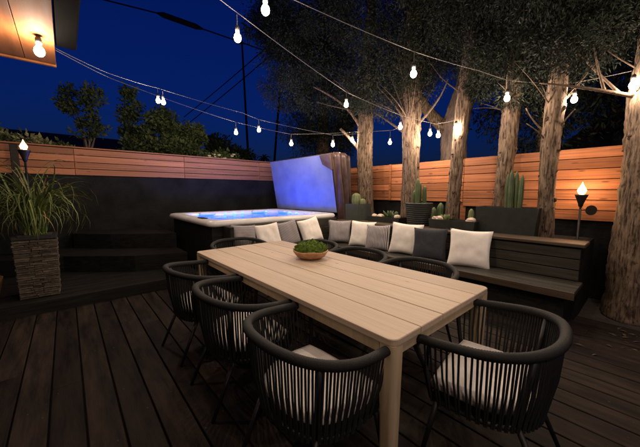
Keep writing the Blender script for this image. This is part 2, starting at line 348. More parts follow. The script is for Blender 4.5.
# shell: outer lip, rolled rim, sloping inner wall, floor
rings = [(0.03, 0.885, .10), (0.0, 0.90, .12), (-0.01, 0.94, .13), (0.012, 0.972, .12), (0.05, TZ, .11), (0.17, TZ-0.002, .16), (0.20, 0.962, .20), (0.215, 0.90, .22), (0.30, 0.60, .25), (0.36, 0.45, .25)]
sh = MB(); n0 = None
for ins, z, r in rings:
    p = rrect(TX0+ins, TX1-ins, TY0+ins, TY1-ins, r, 6); n0 = len(p); sh.v += [(x, y, z) for x, y in p]
sh.f = [(i*n0+k, i*n0+(k+1) % n0, (i+1)*n0+(k+1) % n0, (i+1)*n0+k) for i in range(len(rings)-1) for k in range(n0)]+[tuple((len(rings)-1)*n0+k for k in range(n0))]
T(sh.build('shell', 'acrylic', tub, smooth=True))
wp = rrect(TX0+0.213, TX1-0.213, TY0+0.213, TY1-0.213, 0.21, 6)
wa = MB(); wa.add([(x, y, 0.905) for x, y in wp], [tuple(range(len(wp)))]); T(wa.build('water', 'water', tub))
def tubbox(name, x0, x1, y0, y1, z0, z1, mat, bev=0.02): return T(MB().box(x0, x1, y0, y1, z0, z1, bev).build(name, mat, tub))
tubbox('control_panel', TX0+0.06, TX0+0.15, 4.60, 4.84, TZ+0.001, TZ+0.014, 'metal', 0.006)
for yy in (4.75, 5.75): tubbox('headrest', TX1-0.30, TX1-0.19, yy-0.16, yy+0.16, 0.915, 0.975, 'acrylic', 0.03)
for xx in (2.2, 3.4): tubbox('headrest', xx-0.17, xx+0.17, TY1-0.30, TY1-0.19, 0.915, 0.975, 'acrylic', 0.03)
for xx, yy in ((1.765, 5.7), (1.765, 5.3), (1.80, 6.0), (2.0, 6.095), (2.6, 6.125), (2.8, 6.125), (3.0, 6.125), (3.6, 6.115), (3.835, 5.9), (3.835, 5.45), (3.835, 5.2), (3.835, 4.5)):
    T(MB().lathe([(0.0, 0), (0.022, 0), (0.028, 0.006), (0.022, 0.018), (0.0, 0.02)], 12, (xx, yy, 0.93), cap=False).build('led_light', 'led', tub, smooth=True))
for xx, yy in ((2.0, 5.2), (2.8, 5.8), (2.9, 4.8), (3.5, 5.3)):
    T(MB().lathe([(0.0, 0), (0.05, 0), (0.055, 0.012), (0.0, 0.02)], 14, (xx, yy, 0.455), cap=False).build('jet_light', 'led', tub, smooth=True))
    ld = bpy.data.lights.new('tub_light', 'POINT'); ld.energy = 46; ld.color = (0.016, 0.105, 1.0); ld.shadow_soft_size = 0.05
    lo = bpy.data.objects.new('tub_light', ld); col.objects.link(lo); lo.location = (xx, yy, 0.56)

# raised cover beside the tub: tilted slab with pale lining, brown skirt
lid = thing('hot_tub_cover', 'open hot tub cover standing upright with blue lit lining and brown skirt', 'tub cover', (4.14, 5.3, 0.0))
def lidpt(u, v, d):                                             # u along Y, v up the slab, d out of its back
    ang = math.radians(9.5); return (-v*math.sin(ang)+d*math.cos(ang), u, 0.99+v*math.cos(ang)+d*math.sin(ang)*1.0)
slab = MB(); NU, NV = 24, 14
def slabgrid(mb, d0, sgn, amp):
    vs = []
    for j in range(NV+1):
        for i in range(NU+1):
            u = -1.10+2.20*i/NU; v = 1.17*j/NV
            b = amp*mnoise.noise(Vector((u*3.4, v*2.0, d0*9)))
            e = min(i, NU-i, j, NV-j)/1.0
            vs.append(lidpt(u, v, d0+sgn*(b if e > 0 else 0)))
    mb.add(vs, [(j*(NU+1)+i, j*(NU+1)+i+1, (j+1)*(NU+1)+i+1, (j+1)*(NU+1)+i) for j in range(NV) for i in range(NU)])
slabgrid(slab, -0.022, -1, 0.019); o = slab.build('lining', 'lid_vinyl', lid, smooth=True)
bk = MB()
c8 = [lidpt(u, v, d) for d in (0.0, 0.11) for v in (-0.01, 1.185) for u in (-1.115, 1.115)]
bk.add(c8, [(0, 1, 3, 2), (4, 6, 7, 5), (0, 4, 5, 1), (2, 3, 7, 6), (0, 2, 6, 4), (1, 5, 7, 3)]); bk.build('cover_back', 'brown_vinyl', lid)
# gathered brown skirt hanging from the cover's near end
cl = MB(); A, B_ = 34, 16
for j in range(B_+1):
    tj = j/B_
    for i in range(A+1):
        u = i/A; fold = math.sin(u*PI*7+math.sin(tj*3+u*4)*1.1)*(0.6+0.6*mnoise.noise(Vector((u*5, tj*2, 3))))*0.075*(0.45+0.9*tj)
        xw = lerp(-0.17+0.44*u, 0.06+0.20*u, tj**0.8)+0.012*math.sin(u*23+tj*5); yw = -1.15-0.11*math.sin(u*PI*0.9)*(1-0.4*tj)+fold
        zw = lerp(2.175-0.03*u-0.10*u**3, 0.60+0.05*math.sin(u*7), tj)
        cl.v.append((xw, yw, zw))
cl.f = [(j*(A+1)+i, j*(A+1)+i+1, (j+1)*(A+1)+i+1, (j+1)*(A+1)+i) for j in range(B_) for i in range(A)]
sk = cl.build('skirt', 'brown_vinyl', lid, smooth=True)
md = sk.modifiers.new('thickness', 'SOLIDIFY'); md.thickness = 0.006
fp = MB(); q = [lidpt(-1.102, 0.86, -0.046), lidpt(-0.86, 0.98, -0.046), lidpt(-0.80, 1.165, -0.046), lidpt(-1.102, 1.168, -0.046)]
q2 = [lidpt(-1.102, 0.86, -0.002), lidpt(-0.86, 0.98, -0.002), lidpt(-0.80, 1.165, -0.002), lidpt(-1.102, 1.168, -0.002)]
fp.add(q+q2, [(0, 1, 2, 3), (7, 6, 5, 4), (0, 4, 5, 1), (1, 5, 6, 2), (2, 6, 7, 3), (3, 7, 4, 0)]); fp.build('corner_flap', 'brown_vinyl', o)
for yy in (-1.0, 1.0): MB().tube([(0.15, yy, -0.04), (0.15, yy, 1.0), (0.02, yy, 1.9)], 0.018, 8).build('lifter_arm', 'metal', lid)

# ------------------------------------------------------------------ L-shaped bench
bn = thing('corner_bench', 'dark slatted L shaped bench along the planter and in front of the hot tub', 'bench', (3.8, 2.3, 0))
def Bn(mb, name, mat): o = mb.build(name, mat, bn); o.location = (-3.8, -2.3, 0); return o
for k in range(4):                                             # long seat boards
    x0 = 3.55+k*0.130; Bn(MB().box(x0, x0+0.124, 0.42, 4.12, 0.405, 0.445, 0.005), 'seat_board', 'bench')
Bn(MB().box(3.538, 3.549, 0.415, 3.60, 0.375, 0.452, 0.004), 'seat_edge', 'bench_cap')
for k in range(4):
    y0 = 3.62+k*0.125; Bn(MB().box(1.78, 3.545, y0, y0+0.119, 0.405, 0.445, 0.005), 'seat_board', 'bench')
Bn(MB().box(1.78, 3.5, 3.608, 3.618, 0.375, 0.452, 0.004), 'seat_edge', 'bench_cap')
Bn(MB().box(3.66, 4.07, 0.50, 4.10, 0, 0.404), 'seat_base', 'black_wood')
Bn(MB().box(1.85, 3.65, 3.72, 4.10, 0, 0.404), 'seat_base', 'black_wood')
z = 0.447
for h in (0.118, 0.118, 0.120):
    Bn(MB().box(4.075, 4.10, 0.46, 4.12, z, z+h-0.009, 0.004), 'back_board', 'bench'); z += h
Bn(MB().box(4.035, 4.36, 0.425, 4.12, 0.812, 0.852, 0.007), 'cap_board', 'bench_cap')
for k in range(3):
    z = 0.45+k*0.15; Bn(MB().box(1.78, 4.03, 4.125, 4.15, z, z+0.143, 0.004), 'back_board', 'bench')
Bn(MB().box(1.715, 1.775, 3.9, 4.15, 0, 0.90, 0.006), 'end_post', 'black_wood')

rp = thing('raised_planter', 'long black raised bed between the bench and fence, holding the tree trunks', 'planter', (4.7, 2.3, 0))
for nm, b_, mt in (('side_wall', (4.11, 4.15, 0.47, 4.12, -0.03, 0.80), 'black_wood'), ('end_wall', (4.155, 5.2, 0.47, 0.51, -0.03, 0.80), 'black_wood'), ('soil', (4.155, 5.2, 0.515, 7.0, -0.03, 0.795), 'soil')):
    o = MB().box(*b_).build(nm, mt, rp); o.location = (-4.7, -2.3, 0)

# ------------------------------------------------------------------ pillows
def pillow(name, label, mat, size, loc, yaw, lean, roll=0, thick=0.15):
    N_ = 22; vs = []; h = size/2
    for sgn in (-1, 1):
        for j in range(N_+1):
            for i in range(N_+1):
                u = -1+2*i/N_; v = -1+2*j/N_
                e = (1-u**4)*(1-v**4); pin = 1-0.085*(1-(u*v)**2)*max(abs(u), abs(v))**3
                px = u*h*pin; pz = v*h*pin
                d = sgn*thick/2*(max(e, 0)**0.42)*(1+0.16*mnoise.noise(Vector((u*2+loc[0]*9, v*2, sgn*3+loc[1]*5)))+0.045*mnoise.noise(Vector((u*5+loc[1]*7, v*4+u*2, sgn*3+loc[0]*5))))
                vs.append((px, d, pz))
    G = (N_+1)**2; mb = MB(); fs = []
    for s_ in (0, 1):
        for j in range(N_):
            for i in range(N_):
                a = s_*G+j*(N_+1)+i; fs.append((a, a+1, a+N_+2, a+N_+1))
    mb.add(vs, fs); o = mb.build(name, mat, None, smooth=True)
    o.rotation_euler = (Matrix.Rotation(yaw, 3, 'Z') @ Matrix.Rotation(lean, 3, 'X') @ Matrix.Rotation(roll, 3, 'Y')).to_euler()
    o.location = loc
    return tag(o, label, 'pillow', 'pillows along the bench')
R_ = math.radians
# front of the tub: face -Y; along the planter: face -X
pillow('pillow', 'grey fine striped pillow at the end post of the bench', 'stripe_fine', 0.42, (1.97, 4.0, 0.705), R_(4), R_(-14), R_(5))
pillow('pillow', 'cream pillow between the two grey fine striped pillows', 'white_cloth', 0.42, (2.37, 3.96, 0.70), R_(-6), R_(-20), R_(-5))
pillow('pillow', 'grey fine striped pillow between two cream pillows before the hot tub', 'stripe_fine', 0.43, (2.78, 4.0, 0.705), R_(3), R_(-15), R_(-7))
pillow('pillow', 'cream pillow tilted on its corner behind the moss bowl', 'white_cloth', 0.44, (3.22, 3.95, 0.725), R_(-4), R_(-18), R_(-10))
pillow('pillow', 'upright striped pillow in the inner corner of the bench', 'stripe', 0.43, (3.86, 3.86, 0.66), R_(-42), R_(-12), R_(2))
pillow('pillow', 'cream pillow below the square green cactus box', 'white_cloth', 0.46, (3.93, 3.36, 0.66), R_(-68), R_(-15), R_(2))
pillow('pillow', 'striped pillow squeezed between two cream pillows under the succulent trough', 'stripe', 0.43, (3.88, 2.98, 0.645), R_(-76), R_(-17), R_(-3))
pillow('pillow', 'cream pillow half hidden behind the charcoal pillow', 'white_cloth', 0.49, (3.93, 2.48, 0.68), R_(-74), R_(-14), R_(3))
pillow('pillow', 'plain charcoal pillow between two cream pillows', 'charcoal_cloth', 0.47, (3.86, 2.05, 0.66), R_(-76), R_(-18), R_(-2))
pillow('pillow', 'largest cream pillow at the end of the row beside the charcoal one', 'white_cloth', 0.50, (3.90, 1.52, 0.67), R_(-70), R_(-16), R_(2))

# ------------------------------------------------------------------ dining table
tb = thing('dining_table', 'long pale wooden plank dining table with a moss bowl on it', 'table', (1.61, 2.0, 0))
X0, X1, Y0, Y1, H = 1.045, 2.175, 0.70, 3.30, 0.742
pwid = (X1-X0)/5
for k in range(5):
    a = X0+k*pwid+(0.0032 if k else 0); b = X0+(k+1)*pwid-(0.0032 if k < 4 else 0)
    if k == 0: pts = [p for p in rrect(a, b, Y0, Y1, 0.045, 6)]
    elif k == 4: pts = [p for p in rrect(a, b, Y0, Y1, 0.045, 6)]
    else: pts = [(b, Y1), (a, Y1), (a, Y0), (b, Y0)]
    if k in (0, 4):
        sq = []
        for (px, py) in pts:
            inner = px > (a+b)/2 if k == 0 else px < (a+b)/2
            if inner:
                xx = b if k == 0 else a; sq.append((xx, Y1 if py > 2 else Y0))
            else: sq.append((px, py))
        pts = []
        for p in sq:
            if not pts or p != pts[-1]: pts.append(p)
    e = 0.0035; cx_, cy_ = (a+b)/2, 2.0
    ins = [(p[0]+(e if p[0] < cx_ else -e)*(0.5 if True else 1), p[1]+(e if p[1] < cy_ else -e)) for p in pts]
    n = len(pts); mb = MB()
    vs = [(x, y, H-0.030) for x, y in pts]+[(x, y, H-e) for x, y in pts]+[(x, y, H) for x, y in ins]
    mb.add(vs, [tuple(range(n-1, -1, -1)), tuple(range(2*n, 3*n))]+[(q*n+i, q*n+(i+1) % n, (q+1)*n+(i+1) % n, (q+1)*n+i) for q in (0, 1) for i in range(n)])
    o = mb.build('plank', 'table', tb); o.location = (-1.61, -2.0, random.uniform(-.0006, .0006))
lw = 0.088
for cx_, cy_ in ((X0+lw/2+.003, Y0+lw/2+.003), (X1-lw/2-.003, Y0+lw/2+.003), (X0+lw/2+.003, Y1-lw/2-.003), (X1-lw/2-.003, Y1-lw/2-.003)):
    mb = MB(); rr_ = []
    for z, s_ in ((0, 0.76), (0.006, 0.80), (0.45, 0.93), (0.66, 1.0), (0.7095, 1.0)):
        p = rrect(-lw/2*s_, lw/2*s_, -lw/2*s_, lw/2*s_, 0.024*s_, 5); rr_.append(len(p)); mb.v += [(x, y, z) for x, y in p]
    n = rr_[0]; mb.f = [(q*n+i, q*n+(i+1) % n, (q+1)*n+(i+1) % n, (q+1)*n+i) for q in range(4) for i in range(n)]+[tuple(range(n-1, -1, -1)), tuple(range(4*n, 5*n))]
    o = mb.build('leg', 'table_leg', tb, smooth=False); o.location = (cx_-1.61, cy_-2.0, 0)
def ap(x0, x1, y0, y1):
    o = MB().box(x0, x1, y0, y1, 0.645, 0.7085, 0.003).build('apron', 'table_leg', tb); o.location = (-1.61, -2.0, 0)
ap(X0+0.02, X0+0.045, Y0+lw+.005, Y1-lw-.005); ap(X1-0.045, X1-0.02, Y0+lw+.005, Y1-lw-.005)
ap(X0+lw+.005, X1-lw-.005, Y0+0.02, Y0+0.045); ap(X0+lw+.005, X1-lw-.005, Y1-0.045, Y1-0.02)

# bowl of moss
bw = thing('wooden_bowl', 'round carved wooden bowl standing on the table, filled with moss', 'bowl', (1.80, 2.20, H))
mb = MB(); mb.lathe([(0.0, 0.001), (0.075, 0.001), (0.12, 0.022), (0.148, 0.058), (0.152, 0.074), (0.146, 0.077), (0.138, 0.062), (0.10, 0.035), (0.0, 0.03)], 30, cap=False)
mb.v = [(x*(1+0.03*math.sin(3*math.atan2(y, x))), y, z+0.004*math.sin(5*math.atan2(y, x))*(z > 0.05)) for x, y, z in mb.v]
mb.build('bowl_body', 'bowl', bw, smooth=True)
def mossball(x, y, r, h):
    bm = MB(); n1, n2 = 22, 12; vs = []
    for j in range(n2+1):
        for i in range(n1):
            a = 2*PI*i/n1; f = PI*j/n2
            d = Vector((math.sin(f)*math.cos(a), math.sin(f)*math.sin(a), math.cos(f)))
            k = 1+0.20*mnoise.noise(d*3.5+Vector((x*40, y*40, 0)))+0.10*mnoise.noise(d*11)
            vs.append((x+d.x*r*k, y+d.y*r*k, max(0.050, 0.066+d.z*h*k)))
    bm.add(vs, [(j*n1+i, j*n1+(i+1) % n1, (j+1)*n1+(i+1) % n1, (j+1)*n1+i) for j in range(n2) for i in range(n1)])
    # tufts
    for _ in range(260):
        a = random.uniform(0, 2*PI); f = math.acos(random.uniform(0.0, 1)); d = Vector((math.sin(f)*math.cos(a), math.sin(f)*math.sin(a), math.cos(f)))
        k = 1+0.20*mnoise.noise(d*3.5+Vector((x*40, y*40, 0)))
        p = Vector((x+d.x*r*k, y+d.y*r*k, 0.066+d.z*h*k)); s_ = Vector((random.uniform(-1, 1), random.uniform(-1, 1), random.uniform(-1, 1))).normalized()*0.005
        bm.add([p-s_, p+s_, p+d*0.011+s_*0.6], [(0, 1, 2)])
    t = mossball_mesh = bm.build('moss_mound', 'moss', bw)
for a_ in ((-0.055, 0.035, 0.078, 0.080), (0.055, 0.04, 0.080, 0.085), (-0.005, -0.058, 0.078, 0.078), (0.068, -0.045, 0.060, 0.066)): mossball(*a_)

bw.scale = (1.15, 1.15, 1.15)
# ------------------------------------------------------------------ rope chairs (local: faces +Y, back at -Y)
def rimpt(t):                                                   # t in -1..1 from one arm end round the back to the other
    a = t*PI/2*1.24
    x = 0.338*math.copysign(abs(math.sin(min(abs(a), PI/2)))**0.82, a); 
    if abs(a) <= PI/2: y = -0.315*math.cos(a)**0.82+0.03
    else: y = 0.03+(abs(a)-PI/2)*0.52
    if abs(a) > PI/2: x = math.copysign(0.338-0.012*((abs(a)-PI/2)/0.377)**2, a)
    zz = 0.722-0.065*min(1, (max(0, abs(t)-0.15)/0.85))**1.3
    return Vector((x, y, zz))
def ringpt(t):
    p = rimpt(t); return Vector((p.x*0.775, p.y*0.82+0.005, 0.335-0.01*abs(t)))
ch = thing('rope_chair', 'x', 'chair', (0, 0, 0), 0, 'rope chairs round the dining table')
pth = [rimpt(-1+2*i/44) for i in range(45)]
pe = rimpt(1); pr = ringpt(1); end = [Vector((pe.x*.99, pe.y+.022, pe.z-.014)), Vector((pe.x*.975, pe.y+.030, pe.z-.05)), Vector((pr.x*1.07, pr.y+.035, pr.z+.16)), Vector((pr.x, pr.y+.004, pr.z))]
full = [Vector((-v.x, v.y, v.z)) for v in reversed(end)]+pth+end
frad = [0.012, 0.012, 0.015, 0.020]+[0.0225]*(len(full)-8)+[0.020, 0.015, 0.012, 0.012]
wp_, wr_ = [], []
for i in range(len(full)-1):                                    # rope wraps show as ridges along the rim
    for q in range(6): wp_.append(full[i].lerp(full[i+1], q/6)); wr_.append(lerp(frad[i], frad[i+1], q/6)*(1.03 if q % 2 else 0.955))
wp_.append(full[-1]); wr_.append(frad[-1])
MB().tube(wp_, wr_, 12).build('rim', 'rim', ch, smooth=True)
rg = [ringpt(-1+2*i/36) for i in range(37)]
fb = MB(); fb.tube(rg, 0.014, 8); fb.tube([rg[0], rg[-1]], 0.013, 8)
fb.build('seat_frame', 'metal', ch, smooth=True)
sb = MB()
sp_ = [ringpt(-0.99+1.98*i/24) for i in range(25)]; sb.prism([(p.x*.97, p.y*.97) for p in sp_], 0.328, 0.340); sb.build('seat_base', 'rope', ch)
NR = 78
for i in range(NR):
    t_ = -0.985+1.97*i/(NR-1); off = 0.006 if i % 2 else -0.006
    a = rimpt(t_); b = ringpt(max(-1, min(1, t_+off)))
    b = b+Vector((b.x, b.y, 0)).normalized()*0.012; a = a+Vector((0, 0, -0.012))
    mid = (a+b)/2+Vector((a.x, a.y, 0)).normalized()*0.010
    low = b+Vector((0, 0, -0.014))
    MB().tube([a, mid, b, low], 0.0052, 5, cap=False).build('rope', 'rope', ch, smooth=True)
for t_ in (-0.42, 0.42):
    a = rimpt(t_); b = ringpt(t_); MB().tube([a+Vector((0, 0, -.01)), b], 0.013, 8).build('upright', 'metal', ch, smooth=True)
for sx, t_, fy in ((-1, -0.42, -0.305), (1, 0.42, -0.305), (-1, -0.97, 0.225), (1, 0.97, 0.225)):
    b = ringpt(t_); MB().tube([b, Vector((sx*0.215 if fy < 0 else sx*0.275, fy, 0.001))], [0.0145, 0.0105], 8).build('leg', 'metal', ch, smooth=True)
# seat cushion: soft rounded square pad
cu = MB(); vs = []; fs = []
ol = [ringpt(-1+2*k/40) for k in range(41)]; ol = [Vector((p.x*1.02, p.y*1.0+0.010, 0)) for p in ol]
ol += [ol[-1].lerp(ol[0], k/10)+Vector((0, 0.012*math.sin(PI*k/10), 0)) for k in range(1, 10)]
nb = len(ol); cen = Vector((0, 0.0, 0)); prof = [(0.0, 0.050), (0.3, 0.0495), (0.6, 0.047), (0.82, 0.041), (0.94, 0.030), (0.995, 0.012), (1.0, 0.0), (0.995, -0.014), (0.94, -0.030), (0.6, -0.04), (0.0, -0.042)]
for f_, zz in prof:
    for p in ol:
        q = cen.lerp(p, max(f_, 0.001)); vs.append((q.x, q.y, 0.404+zz+0.004*mnoise.noise(Vector((q.x*9, q.y*9, 1)))))
fs = [(a*nb+k, a*nb+(k+1) % nb, (a+1)*nb+(k+1) % nb, (a+1)*nb+k) for a in range(len(prof)-1) for k in range(nb)]
cu.add(vs, fs); cu.build('seat_cushion', 'seat', ch, smooth=True)
spots = [((0.905, 1.09), -88, 'black rope chair on the steps side of the table, farthest from the steps'),
         ((0.905, 1.87), -92, 'black rope chair on the steps side of the table, middle of its three'),
         ((0.905, 2.64), -86, 'black rope chair on the steps side of the table, closest to the steps'),
         ((1.655, 0.51), 7, 'black rope chair alone at the table end farthest from the hot tub'),
         ((1.70, 3.56), 176, 'black rope chair alone at the table end in front of the hot tub'),
         ((2.29, 1.36), 90, 'black rope chair on the bench side of the table, before the charcoal pillow'),
         ((2.29, 2.09), 93, 'black rope chair on the bench side of the table, middle of its three'),
         ((2.29, 2.82), 88, 'black rope chair on the bench side of the table, behind the moss bowl')]
for k, (p, a, lab) in enumerate(spots):
    if k == 0: ch.location = (p[0], p[1], 0.002); ch.rotation_euler = (0, 0, R_(a)); ch['label'] = lab
    else: dup(ch, (p[0], p[1], 0.002), R_(a), lab)
for o in [o for o in col.objects if o.name.startswith('rope_chair')]: o.scale = (1.05, 1.05, 1.02)

# ------------------------------------------------------------------ stone pot with arching plant, torch, post, low pot
pp = thing('stone_planter', 'tall square planter of stacked ledge stones on the black step', 'planter', (-0.31, 4.88, 0.152))
MB().prism(rrect(-0.165, 0.165, -0.165, 0.165, 0.01, 2), 0.0, 0.70).build('core', 'pot_dark', pp)
variants = []
for k in range(10):
    L_ = random.uniform(0.06, 0.15); h = random.uniform(0.020, 0.027); b_ = MB().box(-L_/2, L_/2, -0.012, 0.012, 0, h, 0.004)
    b_.v = [(x, y+random.uniform(-.004, .004), z+random.uniform(-.002, .002)) for x, y, z in b_.v]
    variants.append((L_, b_))
meshes = {}
for side in range(4):
    z = 0.004
    while z < 0.685:
        half = lerp(0.162, 0.180, z/0.7); u = -half-0.01
        while u < half-0.015:
            vi = random.randrange(10); L_, b_ = variants[vi]
            if vi not in meshes: o = b_.build('stone', 'stone', pp); meshes[vi] = o.data
            else: o = place('stone', meshes[vi], None, pp)
            cu_ = min(u+L_/2, half-L_/2+0.012); d = half+random.uniform(-.004, .006)
            a = side*PI/2
            o.location = (math.cos(a)*cu_+math.sin(a)*d, math.sin(a)*cu_-math.cos(a)*d, z); o.rotation_euler = (random.uniform(-.03, .03), random.uniform(-.05, .05), a)
            u += L_+0.002
        z += 0.0245
MB().prism(rrect(-0.196, 0.196, -0.196, 0.196, 0.012, 2), 0.701, 0.735).build('rim', 'pot_dark', pp)
MB().prism(rrect(-0.15, 0.15, -0.15, 0.15, 0.012, 2), 0.7355, 0.742).build('soil', 'soil', pp)
gp = thing('arching_plant', 'bushy plant of long arching green blades growing in the stone planter', 'plant', (-0.31, 4.88, 0.894))
blades = []
for k in range(16):
    L_ = random.uniform(0.62, 0.86); el = random.uniform(1.2, 1.7); mb = MB(); S = 9; p = Vector((0, 0, 0)); ang = el; wv = random.uniform(0.005, 0.010); vs = []
    for s_ in range(S+1):
        ww = wv*(1-(s_/S)**2.2)+0.0006
        vs += [(p.x, -ww, p.z+0.003), (p.x, 0, p.z), (p.x, ww, p.z+0.003)]
        ang -= (2.3, 3.3, 4.2)[k % 3]/S*(0.2+1.3*(s_/S)**0.9); p = p+Vector((math.cos(ang), 0, math.sin(ang)))*(L_/S)
    mb.add(vs, [(s_*3+c, s_*3+c+1, s_*3+c+4, s_*3+c+3) for s_ in range(S) for c in (0, 1)])
    blades.append(mb)
bl_me = {}
for k in range(295):
    vi = k % 16; dry = k % 19 == 0
    if (vi, dry) not in bl_me: o = blades[vi].build('blade', 'blade_dry' if dry else 'blade', gp, smooth=True); bl_me[vi, dry] = o.data
    else: o = place('blade', bl_me[vi, dry], None, gp)
    s_ = random.uniform(0.75, 1.2); o.scale = (s_, s_, s_*random.uniform(1.1, 1.5)); a = random.uniform(0, 2*PI); r = random.uniform(0, 0.10)
    o.location = (r*math.cos(a), r*math.sin(a), 0.0); o.rotation_euler = (random.uniform(-.3, .3), random.uniform(-.15, .15), k*2.39996)

def torch(loc, h, label, flame_r, cap):
    tr = thing('garden_torch', label, 'torch', loc)
    MB().tube([(0, 0, 0), (0, 0, h-0.16)], 0.0125, 8).build('pole', 'metal', tr, smooth=True)
    MB().lathe([(0.013, 0), (0.022, 0.01), (0.030, 0.05), (0.062, 0.14), (0.068, 0.155), (0.060, 0.16), (0.0, 0.155)], 18, (0, 0, h-0.17), cap=False).build('burner_cup', 'metal', tr, smooth=True)
    MB().lathe([(0.0, 0), (0.7*flame_r, 0.15*flame_r), (flame_r, flame_r), (0.85*flame_r, 1.5*flame_r), (0.45*flame_r, 2.2*flame_r), (0.16*flame_r, 2.9*flame_r), (0.0, 3.4*flame_r)], 14, (0, 0, h-0.01), cap=False).build('flame', 'flame', tr, smooth=True)
    inner_light(tr, (0, 0, h+flame_r), 13.0, (1.0, 0.58, 0.27), flame_r*0.6)
    if cap:
        mb = MB(); mb.tube([(0, 0, 0), (0.012, 0, 0)], [0.062, 0.055], 18); o = mb.build('snuffer_cap', 'metal', tr); o.location = (-0.02, -0.105, h-0.205); o.rotation_euler = (0, 0, 0.6)
        MB().tube([(0, 0, h-0.16), (0, -0.04, h-0.20), (-0.018, -0.10, h-0.17)], 0.003, 5).build('chain', 'metal', tr)
    return tr
torch((4.90, 0.60, -0.02), 1.40, 'lit garden torch with hanging snuffer cap between the bench and thick trunk', 0.047, True)
torch((-0.38, 5.60, 0.152), 1.82, 'lit garden torch rising behind the arching plant', 0.041, False)
ps = MB().box(-0.045, 0.045, -0.045, 0.045, 0, 1.99, 0.006).build('fence_post', 'black_wood', None); ps.location = (-0.56, 6.62, 0.152)
tag(ps, 'short black post before the cedar boards beside the plant', 'post')
lp = thing('clay_pot', 'round clay pot at the foot of the stone planter', 'pot', (-0.80, 4.98, 0.152))
MB().lathe([(0.10, 0.0), (0.14, 0.06), (0.165, 0.20), (0.175, 0.25), (0.16, 0.255), (0.145, 0.20), (0.0, 0.19)], 24, cap=False).build('pot_body', 'terracotta', lp, smooth=True)
MB().lathe([(0.0, 0.2), (0.142, 0.205), (0.0, 0.215)], 18, cap=False).build('soil', 'soil', lp)

# ------------------------------------------------------------------ planters on the ledge
PZ = 0.797
def boxpot(name, label, loc, sx, sy, h, mat, cat='planter'):
    t_ = thing(name, label, cat, loc)
    mb = MB(); q = []
    for s_, z in ((0.93, 0), (1, h), (0.90, h), (0.86, h-0.035)):
        q.append([(x*s_ if s_ > .95 or z == 0 else x-math.copysign(0.012 if z == h else 0.014, x), y*s_ if s_ > .95 or z == 0 else y-math.copysign(0.012 if z == h else 0.014, y), z) for x, y in ((-sx/2, -sy/2), (sx/2, -sy/2), (sx/2, sy/2), (-sx/2, sy/2))])
    for r in q: mb.v += r
    mb.f = [(i*4+k, i*4+(k+1) % 4, (i+1)*4+(k+1) % 4, (i+1)*4+k) for i in range(3) for k in range(4)]+[(3, 2, 1, 0)]
    mb.build('pot_body', mat, t_)
    zz = h-0.03; a_, b_ = sx/2-0.0145, sy/2-0.0145
    so_ = MB(); so_.add([(-a_, -b_, zz), (a_, -b_, zz), (a_, b_, zz), (-a_, b_, zz)], [(0, 1, 2, 3)]); so_.build('soil', 'soil', t_)
    return t_
def ribbed(h, r, n=9):
    mb = MB(); S = 10; K = n*4
    for s_ in range(S+1):
        z = h*s_/S; rr = r*(0.86+0.14*math.sin(PI*min(1, s_/S*1.3)))*(1 if s_ < S-1 else (0.78 if s_ == S-1 else 0.25))
        if s_ == S: z = h*1.01
        for k in range(K):
            a = 2*PI*k/K; q = rr*(1+0.15*math.cos(n*a)); mb.v.append((q*math.cos(a), q*math.sin(a), z))
    mb.f = [(i*K+k, i*K+(k+1) % K, (i+1)*K+(k+1) % K, (i+1)*K+k) for i in range(S) for k in range(K)]+[tuple(S*K+k for k in range(K))]
    return mb
def cactus(label, base, stems, mat):
    c = thing('cactus', label, 'cactus', base)
    for dx, dy, h, r in stems:
        o = ribbed(h, r).build('stem', mat, c, smooth=True); o.location = (dx, dy, 0); o.rotation_euler = (random.uniform(-.04, .04), random.uniform(-.04, .04), random.uniform(0, 1))
    return c
def rockobj(label, loc, r):
    mb = MB(); n1, n2 = 12, 8; vs = []
    for j in range(n2+1):
        for i in range(n1):
            a = 2*PI*i/n1; f = PI*j/n2; d = Vector((math.sin(f)*math.cos(a), math.sin(f)*math.sin(a), math.cos(f)))
            k = r*(1+0.28*mnoise.noise(d*1.7+Vector(loc)*7)); vs.append((d.x*k, d.y*k*1.15, d.z*k*0.8+r*0.55))
    mb.add(vs, [(j*n1+i, j*n1+(i+1) % n1, (j+1)*n1+(i+1) % n1, (j+1)*n1+i) for j in range(n2) for i in range(n1)])
    o = mb.build('rock', 'rock', None, smooth=False); o.location = loc
    return tag(o, label, 'rock', 'pale rocks in the troughs')
def succulent(label, loc, r, mat='cactus'):
    s_ = thing('succulent', label, 'succulent', loc)
    mb = MB().tube([(0, 0, 0), (r*.4, 0, r*.35), (r*.8, 0, r*.8), (r, 0, r*1.15)], [r*.12, r*.2, r*.15, r*.02], 6)
    me = None
    for k in range(14):
        if me is None: o = mb.build('leaf', mat, s_, smooth=True); me = o.data
        else: o = place('leaf', me, None, s_)
        o.rotation_euler = (0, -0.5*(k % 3), k*2.4); o.scale = (1-0.2*(k % 3),)*3
    return s_
boxpot('box_planter', 'square grey green box planter beside the brown tub skirt', (4.42, 3.93, PZ), 0.40, 0.42, 0.37, 'pot_green')
cactus('plump round cactus in the square green box', (4.42, 3.93, PZ+0.34), [(0, 0.02, 0.24, 0.095), (0.05, -0.10, 0.13, 0.06)], 'cactus_pale')
boxpot('trough_planter', 'low dark trough with a row of pale rocks between the green box and wicker pot', (4.42, 3.20, PZ), 0.26, 0.70, 0.155, 'pot_dark')
for k, (dy, r, lab) in enumerate(((0.26, 0.05, 'pale rock by the green box end of the succulent trough'), (0.12, 0.055, 'pale rounded rock beside the succulent in the trough'), (-0.24, 0.055, 'pale rock at the wicker pot end of the succulent trough'))): rockobj(lab, (4.40, 3.20+dy, PZ+0.125), r)
